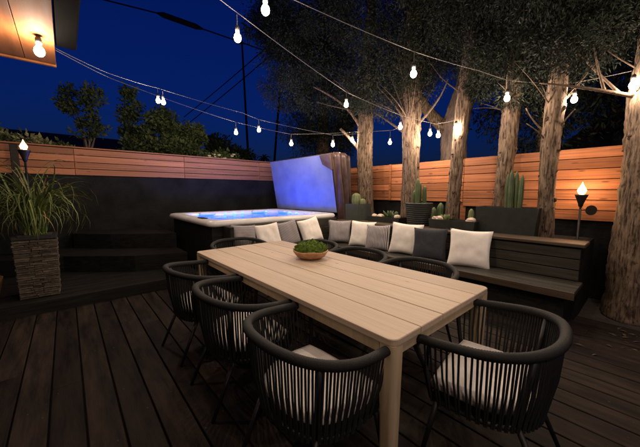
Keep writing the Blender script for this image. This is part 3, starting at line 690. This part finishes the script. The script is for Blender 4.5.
succulent('spiky green succulent in the trough beside the wicker pot', (4.42, 3.14, PZ+0.125), 0.12)
cactus('small upright green cactus among the trough rocks', (4.45, 3.02, PZ+0.125), [(0, 0, 0.13, 0.035), (0, .07, 0.09, 0.03)], 'cactus')
# round wicker pot: horizontal coils
wpz = thing('wicker_pot', 'round black wicker pot with tall cactus standing on the ledge', 'pot', (4.40, 2.55, PZ))
for k in range(13):
    r = lerp(0.155, 0.205, k/12); z = 0.014+k*0.033
    MB().tube([(r*math.cos(2*PI*i/28), r*math.sin(2*PI*i/28), z) for i in range(29)], 0.0185, 6, cap=False).build('coil', 'wicker', wpz, smooth=True)
MB().lathe([(0.0, 0.001), (0.15, 0.001), (0.195, 0.40), (0.0, 0.402)], 20, cap=False).build('liner', 'pot_dark', wpz)
cactus('slender columnar cactus in the round wicker pot', (4.40, 2.55, PZ+0.403), [(-0.02, 0.02, 0.42, 0.036), (0.05, -0.07, 0.30, 0.032), (0.02, 0.10, 0.22, 0.03), (0.07, 0.03, 0.36, 0.03)], 'cactus')
boxpot('trough_planter', 'low dark trough with coral and rocks round the thin leaning trunk', (4.34, 1.93, PZ), 0.26, 0.68, 0.19, 'pot_dark')
for dy, r, lab in ((0.29, 0.05, 'pale rock stacked at the wicker pot end of the coral trough'), (0.21, 0.06, 'biggest pale rock in the coral trough'), (-0.24, 0.06, 'pale rock at the foot of the small brown cactus')): rockobj(lab, (4.33, 1.93+dy, PZ+0.16), r)
cactus('small brown cactus at the end of the coral trough', (4.38, 1.71, PZ+0.16), [(0, 0, 0.20, 0.036)], 'cactus_pale')
succulent('low yellow green succulent in the coral trough', (4.34, 2.04, PZ+0.16), 0.09, 'cactus_pale')
boxpot('box_planter', 'large long black box planter on the ledge holding columnar cacti', (4.52, 1.28, PZ), 0.34, 0.72, 0.40, 'pot_dark')
cactus('clump of tall columnar cacti in the large black box', (4.52, 1.24, PZ+0.37), [(0, 0.07, 0.47, 0.029), (-.03, 0.02, 0.52, 0.031), (0.02, -0.035, 0.50, 0.030), (-.02, -0.085, 0.45, 0.028)], 'cactus')
cactus('dark short cactus silhouette behind the coral trough', (4.75, 2.36, 0.795), [(0, 0, 0.42, 0.06), (0.03, 0.12, 0.34, 0.05)], 'cactus')

# ------------------------------------------------------------------ trees
def limb(p0, p1, r0, r1, bend=0.12, n=8, sides=10, seed=0):
    p0, p1 = Vector(p0), Vector(p1); d = p1-p0; rs = random.Random(seed*31+int(p0.x*100))
    side = Vector((rs.uniform(-1, 1), rs.uniform(-1, 1), rs.uniform(-.4, .4)))*d.length*bend
    pts = [p0+d*(i/n)+side*math.sin(PI*i/n) for i in range(n+1)]
    return pts, [lerp(r0, r1, (i/n)**0.8) for i in range(n+1)]
def trunkmesh(pts, radii, seed, flute=0.12, sides=26):
    """trunk along points with uneven, lobed section and knots"""
    mb = MB(); P_ = []; RR = []
    pts = [Vector(p) for p in pts]
    for i in range(len(pts)-1):
        S = max(3, int((pts[i+1]-pts[i]).length/0.028))
        for s_ in range(S): P_.append(pts[i].lerp(pts[i+1], s_/S)); RR.append(lerp(radii[i], radii[i+1], s_/S))
    P_.append(pts[-1]); RR.append(radii[-1])
    for i, p in enumerate(P_):
        for k in range(sides):
            a = 2*PI*k/sides; d = Vector((math.cos(a), math.sin(a), 0))
            q = 1+flute*mnoise.noise(Vector((d.x*1.7, d.y*1.7, p.z*1.1+seed*3)))+0.08*mnoise.noise(Vector((d.x*5, d.y*5, p.z*3+seed)))+0.09*mnoise.noise(Vector((d.x*11, d.y*11, p.z*7+seed)))+0.04*mnoise.noise(Vector((d.x*9, d.y*9, p.z*24+seed)))
            mb.v.append(tuple(p+d*RR[i]*q))
    n = sides; mb.f = [(i*n+k, i*n+(k+1) % n, (i+1)*n+(k+1) % n, (i+1)*n+k) for i in range(len(P_)-1) for k in range(n)]+[tuple(range(n-1, -1, -1)), tuple((len(P_)-1)*n+k for k in range(n))]
    return mb
def leafcloud(name, clumps, per, size, mat, parent, droop=0.0, aspect=0.35, origin=(0, 0, 0)):
    """clumps: list of (centre, radius xyz); each gets `per` small pointed leaf quads, denser at the surface"""
    C_ = np.array([c for c, r in clumps]); R3 = np.array([r for c, r in clumps])
    n = len(clumps)*per; ci = np.repeat(np.arange(len(clumps)), per)
    d = rng.normal(size=(n, 3)); d /= np.linalg.norm(d, axis=1)[:, None]
    rad = rng.random(n)**0.45
    pos = C_[ci]+d*R3[ci]*rad[:, None]
    ax = d*0.7+rng.normal(size=(n, 3))*0.55; ax[:, 2] -= droop; ax /= np.linalg.norm(ax, axis=1)[:, None]
    rn = rng.normal(size=(n, 3)); sdv = np.cross(ax, rn); sdv /= np.linalg.norm(sdv, axis=1)[:, None]
    L_ = size*(0.6+0.8*rng.random(n))[:, None]; W_ = L_*aspect
    v = np.empty((n, 4, 3)); v[:, 0] = pos; v[:, 1] = pos+ax*L_*0.5+sdv*W_*0.5; v[:, 2] = pos+ax*L_; v[:, 3] = pos+ax*L_*0.45-sdv*W_*0.5
    v -= np.array(origin)
    me = bpy.data.meshes.new(name); me.vertices.add(n*4); me.vertices.foreach_set('co', v.reshape(-1).astype(np.float32))
    me.loops.add(n*4); me.loops.foreach_set('vertex_index', np.arange(n*4, dtype=np.int32))
    me.polygons.add(n); me.polygons.foreach_set('loop_start', np.arange(0, n*4, 4, dtype=np.int32)); me.polygons.foreach_set('loop_total', np.full(n, 4, dtype=np.int32))
    me.update(); me.validate()
    return place(name, me, mat, parent)
def ellclumps(c, r, n, cr, hollow=0.35):
    out_ = []
    while len(out_) < n:
        d = rng.normal(size=3); d /= np.linalg.norm(d); q = hollow+(1-hollow)*rng.random()**0.5
        p = np.array(c)+d*np.array(r)*q; k = cr*(0.6+0.8*rng.random()); out_.append((p, (k, k, k*0.8)))
    return out_
KNOT = []
for k in range(4):
    mb = MB(); n1, n2 = 9, 5
    for j in range(n2+1):
        for i in range(n1):
            f = PI/2*j/n2; a = 2*PI*i/n1; q = 1+0.4*mnoise.noise(Vector((math.cos(a)*2, math.sin(a)*2, k*5+f)))
            mb.v.append((0.024*math.cos(f*1.0)*q if j else 0.012, 0.024*math.sin(f)*math.cos(a)*q, 0.024*math.sin(f)*math.sin(a)*q))
    mb.f = [(j*n1+i, j*n1+(i+1) % n1, (j+1)*n1+(i+1) % n1, (j+1)*n1+i) for j in range(n2) for i in range(n1)]
    o = mb.build('knot', 'knot'); KNOT.append(o.data); bpy.data.objects.remove(o)
def conifer(label, base, path, radii, crowns, seed, per=400, limbs=(), bark='bark', group='conifer trees in the raised planter', size=0.046):
    t_ = thing('conifer_tree', label, 'tree', base, 0, group)
    b = Vector(base)
    trunkmesh([Vector(p)-b for p in path], radii, seed).build('trunk', bark, t_, smooth=True)
    for k, (p0, p1, r0, r1) in enumerate(limbs):
        pts, rr = limb(Vector(p0)-b, Vector(p1)-b, r0, r1, 0.12, 9, 8, seed*7+k)
        MB().tube(pts, rr, 8).build('limb', 'bark' if r0 > 0.03 else 'twig', t_, smooth=True)
    rs = random.Random(seed)                                   # knots and bark scars
    for k in range(44):
        zz = rs.uniform(path[0][2]+0.1, min(path[-1][2], 3.0))
        for i in range(len(path)-1):
            if path[i][2] <= zz <= path[i+1][2]:
                f = (zz-path[i][2])/(path[i+1][2]-path[i][2]); c = Vector(path[i]).lerp(Vector(path[i+1]), f); rr = lerp(radii[i], radii[i+1], f)
        a = rs.uniform(0, 2*PI); o = place('knot', KNOT[k % 4], None, t_)
        o.location = c-b+Vector((math.cos(a), math.sin(a), 0))*rr*0.92; o.rotation_euler = (rs.uniform(-.6, .6), 0, a); s_ = rs.uniform(.5, 1.25)*(0.75+rr*2); o.scale = (s_, s_, s_*rs.uniform(.7, 1.7))
    cl_ = []
    for c, r, n_, cr in crowns: cl_ += ellclumps(c, r, n_, cr)
    if cl_: leafcloud('crown', cl_, per, size, 'cypress', t_, 0.45, 0.26, base)
    return t_
def fan(c, n, r, L_, up=0.5, spread=(-PI, PI)):
    out_ = []
    for k in range(n):
        a = random.uniform(*spread); p1 = (c[0]+math.cos(a)*L_*random.uniform(.5, 1), c[1]+math.sin(a)*L_*random.uniform(.5, 1), c[2]+L_*up*random.uniform(.3, 1.5)); out_.append((c, p1, r*0.55, r*0.1))
    return out_
conifer('pale barked trunk with a low side fork behind the green cactus box', (4.75, 3.97, 0.79),
        [(4.75, 3.97, .79), (4.75, 4.03, 2.06), (4.75, 4.01, 3.07), (4.8, 3.97, 4.6), (4.9, 4.0, 6.0)], [.17, .15, .155, .12, .06],
        [((4.7, 4.4, 4.6), (1.5, 1.9, 1.6), 150, 0.34), ((4.2, 5.6, 3.9), (0.7, 0.8, 0.7), 34, 0.28)], 1,
        limbs=[((4.74, 4.05, 2.15), (4.55, 4.55, 2.75), .05, .03), ((4.74, 4.05, 2.6), (4.1, 4.9, 3.6), .035, .015)]+fan((4.75, 4.0, 3.0), 7, .03, 1.3))
conifer('pale barked trunk flaring into many branches behind the wicker pot', (4.75, 2.96, 0.79),
        [(4.75, 2.96, .79), (4.75, 2.94, 1.89), (4.75, 2.95, 2.6), (4.75, 3.0, 3.1), (4.8, 3.0, 4.5), (4.9, 3.0, 6.0)], [.155, .145, .15, .19, .13, .06],
        [((4.7, 3.0, 4.5), (1.5, 1.3, 1.5), 160, 0.32), ((4.3, 3.2, 3.25), (0.7, 0.8, 0.4), 30, 0.26)], 2,
        limbs=[((4.72, 3.05, 2.45), (4.4, 3.9, 3.1), .026, .006), ((4.72, 2.9, 2.5), (4.5, 2.2, 3.1), .026, .006), ((4.7, 3.0, 2.6), (4.2, 3.4, 3.3), .026, .006)]+fan((4.72, 2.98, 2.65), 18, .026, 0.9, 1.2))
conifer('thin pale trunk leaning out of the coral trough', (4.72, 2.15, 0.79),
        [(4.72, 2.15, .79), (4.75, 2.11, 1.91), (4.75, 2.07, 2.67), (4.78, 2.03, 3.3), (4.8, 2.0, 5.0)], [.10, .098, .10, .10, .05],
        [((4.7, 2.0, 4.6), (1.4, 1.1, 1.4), 130, 0.32)], 3, limbs=fan((4.76, 2.06, 2.9), 6, .022, 0.9, 0.9))
conifer('leaning trunk directly behind the tall columnar cacti', (4.85, 1.50, 0.79),
        [(4.85, 1.50, .79), (4.85, 1.455, 1.86), (4.85, 1.43, 2.56), (4.85, 1.40, 3.2), (4.9, 1.4, 5.0)], [.115, .105, .11, .10, .05],
        [((4.7, 1.3, 4.3), (1.4, 1.0, 1.45), 150, 0.30), ((4.75, 1.40, 3.0), (.55, .5, .45), 30, 0.22)], 4, limbs=fan((4.83, 1.43, 2.5), 8, .020, 0.7, 0.9))
conifer('trunk rising behind the bench cap with thin bare side twigs', (4.62, 0.89, 0.79),
        [(4.62, 0.89, .79), (4.60, 0.90, 1.43), (4.60, 0.90, 2.16), (4.62, 0.88, 2.7), (4.7, .85, 4.5)], [.098, .088, .098, .10, .05],
        [((4.6, 0.7, 4.2), (1.4, 1.1, 1.4), 150, 0.30), ((4.6, 0.88, 3.15), (.6, .55, .4), 34, 0.22)], 5, limbs=[((4.60, 0.94, 2.12), (4.45, 1.15, 2.45), .016, .006), ((4.60, 0.94, 2.0), (4.4, 1.12, 2.25), .012, .005), ((4.60, 0.86, 2.10), (4.5, 0.68, 2.35), .014, .006)]+fan((4.6, .9, 2.4), 8, .018, 0.7, 0.9))
conifer('thickest knotty trunk standing at the end of the bench beside the torch', (4.78, 0.02, -0.03),
        [(4.78, 0.02, -.03), (4.76, 0.03, 0.25), (4.76, 0.05, 0.86), (4.77, 0.06, 1.64), (4.78, 0.06, 2.4), (4.8, .05, 4.5)], [.30, .25, .225, .215, .215, .12],
        [((4.7, -0.4, 4.3), (1.5, 1.3, 1.5), 150, 0.32)], 6,
        limbs=[((4.68, 0.22, 2.42), (4.25, 0.98, 2.66), .026, .008), ((4.55, 0.45, 2.50), (4.3, .55, 2.95), .016, .006), ((4.62, 0.34, 2.47), (4.4, .80, 3.1), .018, .006), ((4.66, 0.2, 2.45), (4.45, 0.25, 3.2), .02, .007)]+fan((4.75, .1, 2.6), 6, .02, 0.9, 1.0))
conifer('broad forked dark tree beyond the cedar fence', (6.35, 2.9, -0.16),
        [(6.35, 2.9, -.16), (6.32, 2.88, 2.1), (6.36, 2.9, 2.8), (6.55, 2.8, 3.7), (6.6, 2.8, 5.0)], [.26, .25, .27, .19, .1],
        [((6.6, 2.6, 4.9), (1.6, 1.6, 1.4), 120, 0.36)], 7, limbs=[((6.34, 2.92, 2.6), (5.95, 3.55, 3.5), .15, .10), ((5.95, 3.55, 3.5), (5.6, 4.0, 4.6), .10, .05)], bark='bark_dark', group='trees beyond the fence')
conifer('tall dense dark conifer rising behind the hot tub cover', (6.6, 7.4, -0.16),
        [(6.6, 7.4, -.16), (6.6, 7.4, 3.0), (6.6, 7.4, 7.5)], [.25, .2, .07],
        [((6.4, 7.2, 4.2), (1.25, 1.25, 2.3), 190, 0.42), ((5.8, 7.3, 6.6), (1.5, 1.6, 1.2), 110, 0.42), ((4.6, 6.8, 5.6), (0.9, 0.8, 0.6), 40, 0.32)], 8, per=220, size=0.085, group='trees beyond the fence')
conifer('dark conifer beyond the fence behind the cacti and leaning trunk', (7.6, 1.6, -0.16),
        [(7.6, 1.6, -.16), (7.6, 1.6, 6)], [.2, .06], [((7.4, 1.4, 4.0), (1.0, 1.5, 2.0), 170, 0.42), ((7.2, 0.0, 4.8), (1.0, 1.6, 1.6), 90, 0.42)], 9, per=150, size=0.10, group='trees beyond the fence')

# broadleaf trees and bushes behind the left wall
def bush(name, label, cat, base, crowns, mat, per=70, size=0.12, trunk=None, stems=5, flowers=None, group='greenery beyond the black wall'):
    t_ = thing(name, label, cat, base, 0, group); b = Vector(base)
    if trunk:
        pts, rr = limb((0, 0, 0), Vector(trunk[0])-b, trunk[1], trunk[1]*.5, 0.05); MB().tube(pts, rr, 8).build('trunk', 'bark_dark', t_, smooth=True)
    for k in range(stems):
        c, r, n_, cr = crowns[k % len(crowns)]; s0 = Vector((0, 0, 0)) if not trunk else (Vector(trunk[0])-b)*0.75
        p1 = Vector(c)-b+Vector((random.uniform(-.6, .6)*r[0], random.uniform(-.6, .6)*r[1], random.uniform(-.3, .4)*r[2]))
        pts, rr = limb(s0, p1, 0.03, 0.008, 0.1); MB().tube(pts, rr, 6).build('stem', 'bark_dark', t_, smooth=True)
    cl_ = []
    for c, r, n_, cr in crowns: cl_ += ellclumps(c, r, n_, cr, 0.2)
    leafcloud('foliage', cl_, per, size, mat, t_, 0.0, 0.5, base)
    if flowers:
        for p in flowers: o = MB().lathe([(0, -.02), (.045, .0), (.05, .02), (.0, .03)], 7, tuple(Vector(p)-b), cap=False).build('flower', 'flower', t_)
    return t_
bush('broadleaf_tree', 'airy small tree standing alone beyond the black wall', 'tree', (0.45, 9.9, -0.16), [((0.22, 10.1, 3.72), (0.18, .25, 0.42), 13, 0.15), ((0.66, 9.7, 3.76), (0.20, .25, 0.42), 13, 0.15), ((0.50, 9.9, 3.15), (0.36, .35, 0.32), 13, 0.15)], 'leaf', 44, 0.10, ((0.46, 9.9, 3.0), 0.05), 6)
bush('tall_bush', 'tall loose bush behind the lone bulb over the black wall', 'bush', (2.0, 9.6, -0.16), [((1.55, 9.85, 3.25), (0.24, .4, 0.95), 26, 0.20), ((2.15, 9.5, 3.0), (0.55, .5, 0.80), 44, 0.25), ((2.75, 9.2, 2.75), (0.55, .5, 0.62), 40, 0.25), ((3.1, 9.0, 3.05), (0.16, .16, 0.3), 6, 0.18)], 'leaf', 110, 0.095)
bush('flowering_bush', 'low bush with pale flowers peeping over the black wall', 'bush', (3.3, 8.0, -0.16), [((3.2, 7.9, 2.25), (0.55, .3, 0.22), 34, 0.16)], 'leaf', 60, 0.09, flowers=[(random.uniform(2.8, 3.6), random.uniform(7.55, 7.75), random.uniform(2.2, 2.42)) for _ in range(14)])
bush('round_bush', 'dark rounded bush by the two thin poles', 'bush', (5.6, 12.6, -0.16), [((5.25, 12.8, 3.1), (0.6, .6, 0.75), 40, 0.3), ((5.9, 12.3, 2.8), (0.55, .6, 0.6), 30, 0.28)], 'leaf_dark', 80, 0.16)
bush('variegated_shrub', 'variegated shrub lit by the torch behind the arching plant', 'shrub', (-0.9, 8.6, -0.16), [((-1.2, 8.7, 2.45), (0.6, .4, 0.38), 34, 0.18), ((-0.35, 8.4, 2.3), (0.5, .35, 0.26), 28, 0.16)], 'variegated', 60, 0.10)

# ------------------------------------------------------------------ neighbouring houses, poles, cables
nh = thing('neighbour_house', 'dark low house roof beyond the black wall and its bushes', 'house', (1.0, 20.5, -0.16))
MB().box(-4.5, 6.5, -2.6, 2.6, 0, 2.9).build('wall', 'stucco', nh)
mb = MB(); mb.add([(-5, -3.1, 2.9), (7, -3.1, 2.9), (7, 3.1, 2.9), (-5, 3.1, 2.9), (-3.2, 0, 4.55), (5.2, 0, 4.55)], [(0, 1, 5, 4), (1, 2, 5), (2, 3, 4, 5), (3, 0, 4), (3, 2, 1, 0)]); mb.build('roof', 'roof', nh)
n2 = thing('neighbour_house', 'dark gabled house beyond the cedar fence by the thick trunk', 'house', (11.8, -0.8, -0.16))
MB().box(-1.9, 3, -2.6, 2.6, 0, 2.5).build('wall', 'stucco', n2)
mb = MB(); mb.add([(-2.1, -3.2, 2.2), (-2.1, 3.2, 2.2), (-2.1, 0, 4.7), (3.1, -3.2, 2.2), (3.1, 3.2, 2.2), (3.1, 0, 4.7)], [(0, 2, 1), (3, 4, 5), (0, 3, 5, 2), (1, 2, 5, 4), (0, 1, 4, 3)]); mb.build('roof', 'roof', n2)
for lab, a, b_ in (('thin tall dark pole rising behind the wall, crossed by cables', (14.5, 27.6, -0.16), (14.95, 29.5, 17.0)), ('thin tall dark pole leaning into the conifer beyond the tub cover', (16.1, 26.3, -0.16), (18.2, 26.5, 17.5))):
    pt = thing('utility_pole', lab, 'pole', a); d = Vector(b_)-Vector(a)
    MB().tube([(0, 0, 0), tuple(d)], [0.13, 0.09], 10).build('shaft', 'cable', pt, smooth=True)
    e = d*0.985; MB().tube([(e.x-0.5, e.y+0.3, e.z), (e.x+0.5, e.y-0.3, e.z)], 0.05, 6).build('crossarm', 'cable', pt)
for lab, c in (('small far palm head beside the pole crossed by cables', (19.6, 37.0, 6.25)), ('small far palm head between the two thin poles', (20.95, 35.8, 6.05))):
    pt = thing('palm_tree', lab, 'palm tree', (c[0], c[1], -0.16)); MB().tube([(0, 0, 0), (0, 0, c[2])], [0.16, 0.11], 8).build('trunk', 'cable', pt, smooth=True)
    me = None
    for k in range(26):
        if me is None:
            o = MB().tube([(0, 0, 0), (.4, 0, .22), (.8, 0, .12), (1.05, 0, -.25)], [.05, .13, .10, .01], 4, flat=0.3).build('frond', 'leaf_dark', pt); me = o.data
        else: o = place('frond', me, None, pt)
        o.location = (0, 0, c[2]); o.rotation_euler = (0, random.uniform(-.9, .9), k*2.39996)
def sagline(a, b, sag, n=24):
    a, b = Vector(a), Vector(b); return [a.lerp(b, i/n)-Vector((0, 0, sag*4*(i/n)*(1-i/n))) for i in range(n+1)]
cb = thing('telecom_cable', 'thick black overhead cable carrying a long splice case', 'cable', (3.3, 11, 7.1))
q = [Vector(p)-Vector((3.3, 11, 7.1)) for p in ((-3.5, 13.6, 7.85), (1.35, 11.69, 7.32), (2.75, 11.12, 7.20), (3.90, 10.76, 7.02), (5.39, 10.80, 7.06), (9.5, 11.2, 7.3))]
MB().tube(q, 0.021, 6).build('cable', 'cable', cb)
MB().tube([q[2].lerp(q[1], .05), q[2].lerp(q[3], .08), q[2].lerp(q[3], .9), q[3].lerp(q[4], .06)], [0.03, 0.085, 0.085, 0.03], 10).build('splice_case', 'cable', cb, smooth=True)
for k, (a, b_) in enumerate((((6.2, 22.0, 5.6), (8.6, 10.0, 8.9)), ((6.6, 22.0, 6.6), (8.4, 10.0, 9.2)))):
    o = MB().tube(sagline(a, b_, 0.1), 0.024, 6).build('power_line', 'cable'); tag(o, ('lower' if k == 0 else 'upper')+' of two black power lines slanting up past the thin pole', 'power line', 'power lines')

# ------------------------------------------------------------------ wooden roof corner with soffit
rf = thing('patio_roof', 'wooden plank soffit corner of a patio roof with a bulb under it', 'roof', (-1.5, 0.4, 2.6))
edges = [0.02, -0.19, -0.395, -0.60, -0.805]+[-0.805-0.205*k for k in range(1, 12)]
for a, b in zip(edges[1:], edges[:-1]):
    o = MB().box(a+0.002, b-0.002, -3.2, 3.84, 2.60, 2.618, 0.002).build('soffit_board', 'soffit', rf); o.location = (1.5, -0.4, -2.6+random.uniform(-.001, .001))
def Rf(mb, nm, mt): o = mb.build(nm, mt, rf); o.location = (1.5, -0.4, -2.6); return o
Rf(MB().box(-3.1, 0.02, 3.842, 3.875, 2.585, 2.80, 0.003), 'end_fascia', 'soffit')
Rf(MB().box(0.024, 0.16, -3.2, 3.40, 2.615, 2.76, 0.01), 'gutter', 'gutter')
Rf(MB().box(-3.1, 0.02, -3.2, 3.84, 2.62, 2.80), 'roof_deck', 'roof')
hw = MB().box(-3.3, -3.08, -3.2, 3.80, -0.16, 2.60).build('house_wall', 'stucco'); tag(hw, 'plain house wall carrying the wooden patio roof', 'wall')

# ------------------------------------------------------------------ string lights
def wire(label, pts, r=0.0032):
    P_ = []
    for a, b in zip(pts[:-1], pts[1:]):
        s = sagline(a, b, 0.008*(Vector(b)-Vector(a)).length, 8); P_ += s[:-1]
    P_.append(Vector(pts[-1]))
    o = MB().tube(P_, r, 6).build('string_light_wire', 'cord'); return tag(o, label, 'wire', 'string light wires')
wire('string light wire running above the table to the thickest trunk', [(0.10, 2.35, 2.78), (0.75, 2.25, 3.00), (1.31, 2.16, 3.02), (2.91, 1.81, 2.89), (3.87, 1.50, 2.85), (4.24, 1.31, 2.78), (4.58, 1.00, 2.74), (4.72, 0.74, 2.71), (4.74, .27, 2.71)])
wire('string light wire from the patio roof over the bench corner to the thin trunk', [(0.10, 2.15, 2.78), (0.86, 2.42, 3.00), (1.34, 2.67, 3.04), (3.25, 3.12, 2.87), (4.27, 2.86, 2.66), (4.88, 2.56, 2.56), (4.86, 2.12, 2.56)])
wire('upper string light wire from the soffit over the hot tub', [(-0.08, 3.28, 2.595), (0.46, 4.30, 2.78), (1.21, 5.32, 3.04), (2.59, 5.15, 2.86), (2.90, 5.13, 2.79), (3.74, 3.93, 2.43), (4.66, 4.05, 2.60)])
wire('lower string light wire from the soffit over the hot tub to the branching trunk', [(-0.08, 3.30, 2.592), (0.50, 4.35, 2.74), (2.56, 5.42, 2.74), (3.29, 4.62, 2.49), (4.70, 4.26, 2.66), (4.90, 3.45, 2.60), (4.80, 3.08, 2.66)])
wire('string light wire over the deck end behind the lone end chair', [(0.10, 0.2, 2.76), (0.7, 0.15, 2.84), (2.0, -0.05, 2.84), (3.3, -0.15, 2.80), (4.70, -0.02, 2.72)])
wire('string light wire under the patio roof edge behind the deck end', [(-2.2, -0.9, 2.59), (-0.7, -0.95, 2.50), (0.5, -1.3, 2.62), (1.7, -1.7, 2.66), (3.4, -2.3, 2.70), (5.15, -2.9, 1.99)])
br = 0.034
bsphere = MB().lathe([(0.0, -1.25*br), (0.5*br, -1.12*br), (0.87*br, -0.7*br), (br, -0.1*br), (0.86*br, 0.55*br), (0.55*br, 0.95*br), (0.36*br, 1.4*br)], 12, cap=False)
proto = thing('string_light_bulb', 'x', 'light bulb', (0, 0, 0), 0, 'string light bulbs')
bsphere.build('bulb', 'bulb', proto, smooth=True)
inner_light(proto, (0, 0, -0.005), BULB_W, (1.0, 0.77, 0.57), 0.02)
MB().lathe([(0.0, 0.058), (0.016, 0.058), (0.02, 0.05), (0.02, 0.092), (0.012, 0.105), (0.004, 0.11)], 10, cap=False).build('socket', 'socket', proto, smooth=True)
sk_ = [c for c in proto.children if c.name.startswith('socket')][0]
cord1 = MB().tube([(0, 0, 0.1), (0, 0, 1.1)], 0.0035, 5).build('cord', 'cord', sk_)
BL = [((1.30, 2.15, 2.84), 3.02, 'bulb hanging over the middle of the table from the wire to the thickest trunk'),
 ((2.90, 1.80, 2.66), 2.87, 'large looking bulb hanging before the branching trunk crown'),
 ((4.22, 1.30, 2.56), 2.77, 'bulb hanging before the leaning trunk behind the cacti'),
 ((4.66, 0.72, 2.50), 2.69, 'bulb hanging between the twiggy trunk and thickest trunk'),
 ((4.58, 0.24, 2.52), 2.70, 'bulb glaring against the bark of the thickest trunk'),
 ((1.31, 2.67, 2.83), 3.03, 'bulb hanging from the wire that ends at the thin trunk, against open sky'),
 ((3.23, 3.11, 2.69), 2.86, 'bulb hanging over the bench corner above the tub cover skirt'),
 ((4.25, 2.85, 2.47), 2.65, 'bulb hanging at the flare of the branching trunk'),
 ((4.76, 2.60, 2.39), 2.57, 'upper bulb of the close pair against the forked tree'),
 ((4.70, 2.42, 2.33), 2.55, 'lower bulb of the close pair against the forked tree'),
 ((4.60, 2.09, 2.38), 2.55, 'bulb touching the thin leaning trunk'),
 ((-0.075, 3.22, 2.485), 2.60, 'bulb hanging right under the wooden soffit corner'),
 ((1.21, 5.29, 2.84), 3.03, 'lone bulb hanging in front of the tall bush'),
 ((1.30, 5.36, 2.85), 3.02, 'second bulb beside the lone one in front of the tall bush'),
 ((2.90, 5.12, 2.59), 2.79, 'bulb between the two thin poles over the hot tub'),
 ((3.74, 3.93, 2.26), 2.42, 'bulb hanging before the top of the brown skirt of the tub cover'),
 ((2.56, 5.40, 2.54), 2.73, 'bulb over the hot tub beside the pole crossed by cables'),
 ((3.29, 4.60, 2.31), 2.48, 'bulb hanging over the blue lit cover lining'),
 ((4.66, 4.30, 2.49), 2.66, 'bulb in the side fork of the pale trunk'),
 ((4.88, 3.50, 2.37), 2.59, 'bulb between the forked pale trunk and branching trunk, above the fence'),
 ((0.55, 2.3, 2.80), 2.94, 'bulb over the steps side chairs near the patio roof edge'),
 ((0.70, 0.15, 2.66), 2.835, 'bulb on the deck end wire nearest the patio roof'),
 ((2.00, -0.05, 2.66), 2.835, 'bulb on the deck end wire above the lone end chair'),
 ((-0.7, -0.95, 2.33), 2.495, 'bulb on the patio roof wire hanging under the soffit boards'),
 ((0.5, -1.3, 2.45), 2.615, 'bulb on the patio roof wire just outside the roof edge'),
 ((1.7, -1.7, 2.49), 2.655, 'bulb on the patio roof wire over the open deck'),
 ((3.30, -0.15, 2.62), 2.795, 'bulb on the deck end wire nearest the thickest trunk')]
for k, (p, zt, lab) in enumerate(BL):
    r = proto if k == 0 else dup(proto, p, 0, lab)
    r.location = p; r['label'] = lab
    for c in [g for q_ in r.children for g in q_.children]:
        if c.name.startswith('cord'): c.scale = (1, 1, max(0.02, zt-p[2]-0.1)); c.location = (0, 0, 0.1-0.1*max(0.02, zt-p[2]-0.1))

# ------------------------------------------------------------------ fallen leaves at the thick trunk
lf = MB().add([(-.03, 0, .003), (0, -.012, .006), (.035, 0, .002), (0, .012, .008)], [(0, 1, 2, 3)])
me = None
for k in range(18):
    if me is None: o = lf.build('fallen_leaf', 'twig'); me = o.data
    else: o = place('fallen_leaf', me, None)
    o.location = (random.gauss(3.75, .22), random.gauss(0.06, 0.10), 0.002); o.rotation_euler = (random.uniform(-.3, .3), random.uniform(-.3, .3), random.uniform(0, 6)); s_ = random.uniform(.6, 1.4); o.scale = (s_, s_, s_)
    tag(o, 'small dry fallen leaf on the deck before the thickest trunk', 'leaf', 'fallen leaves on the deck')
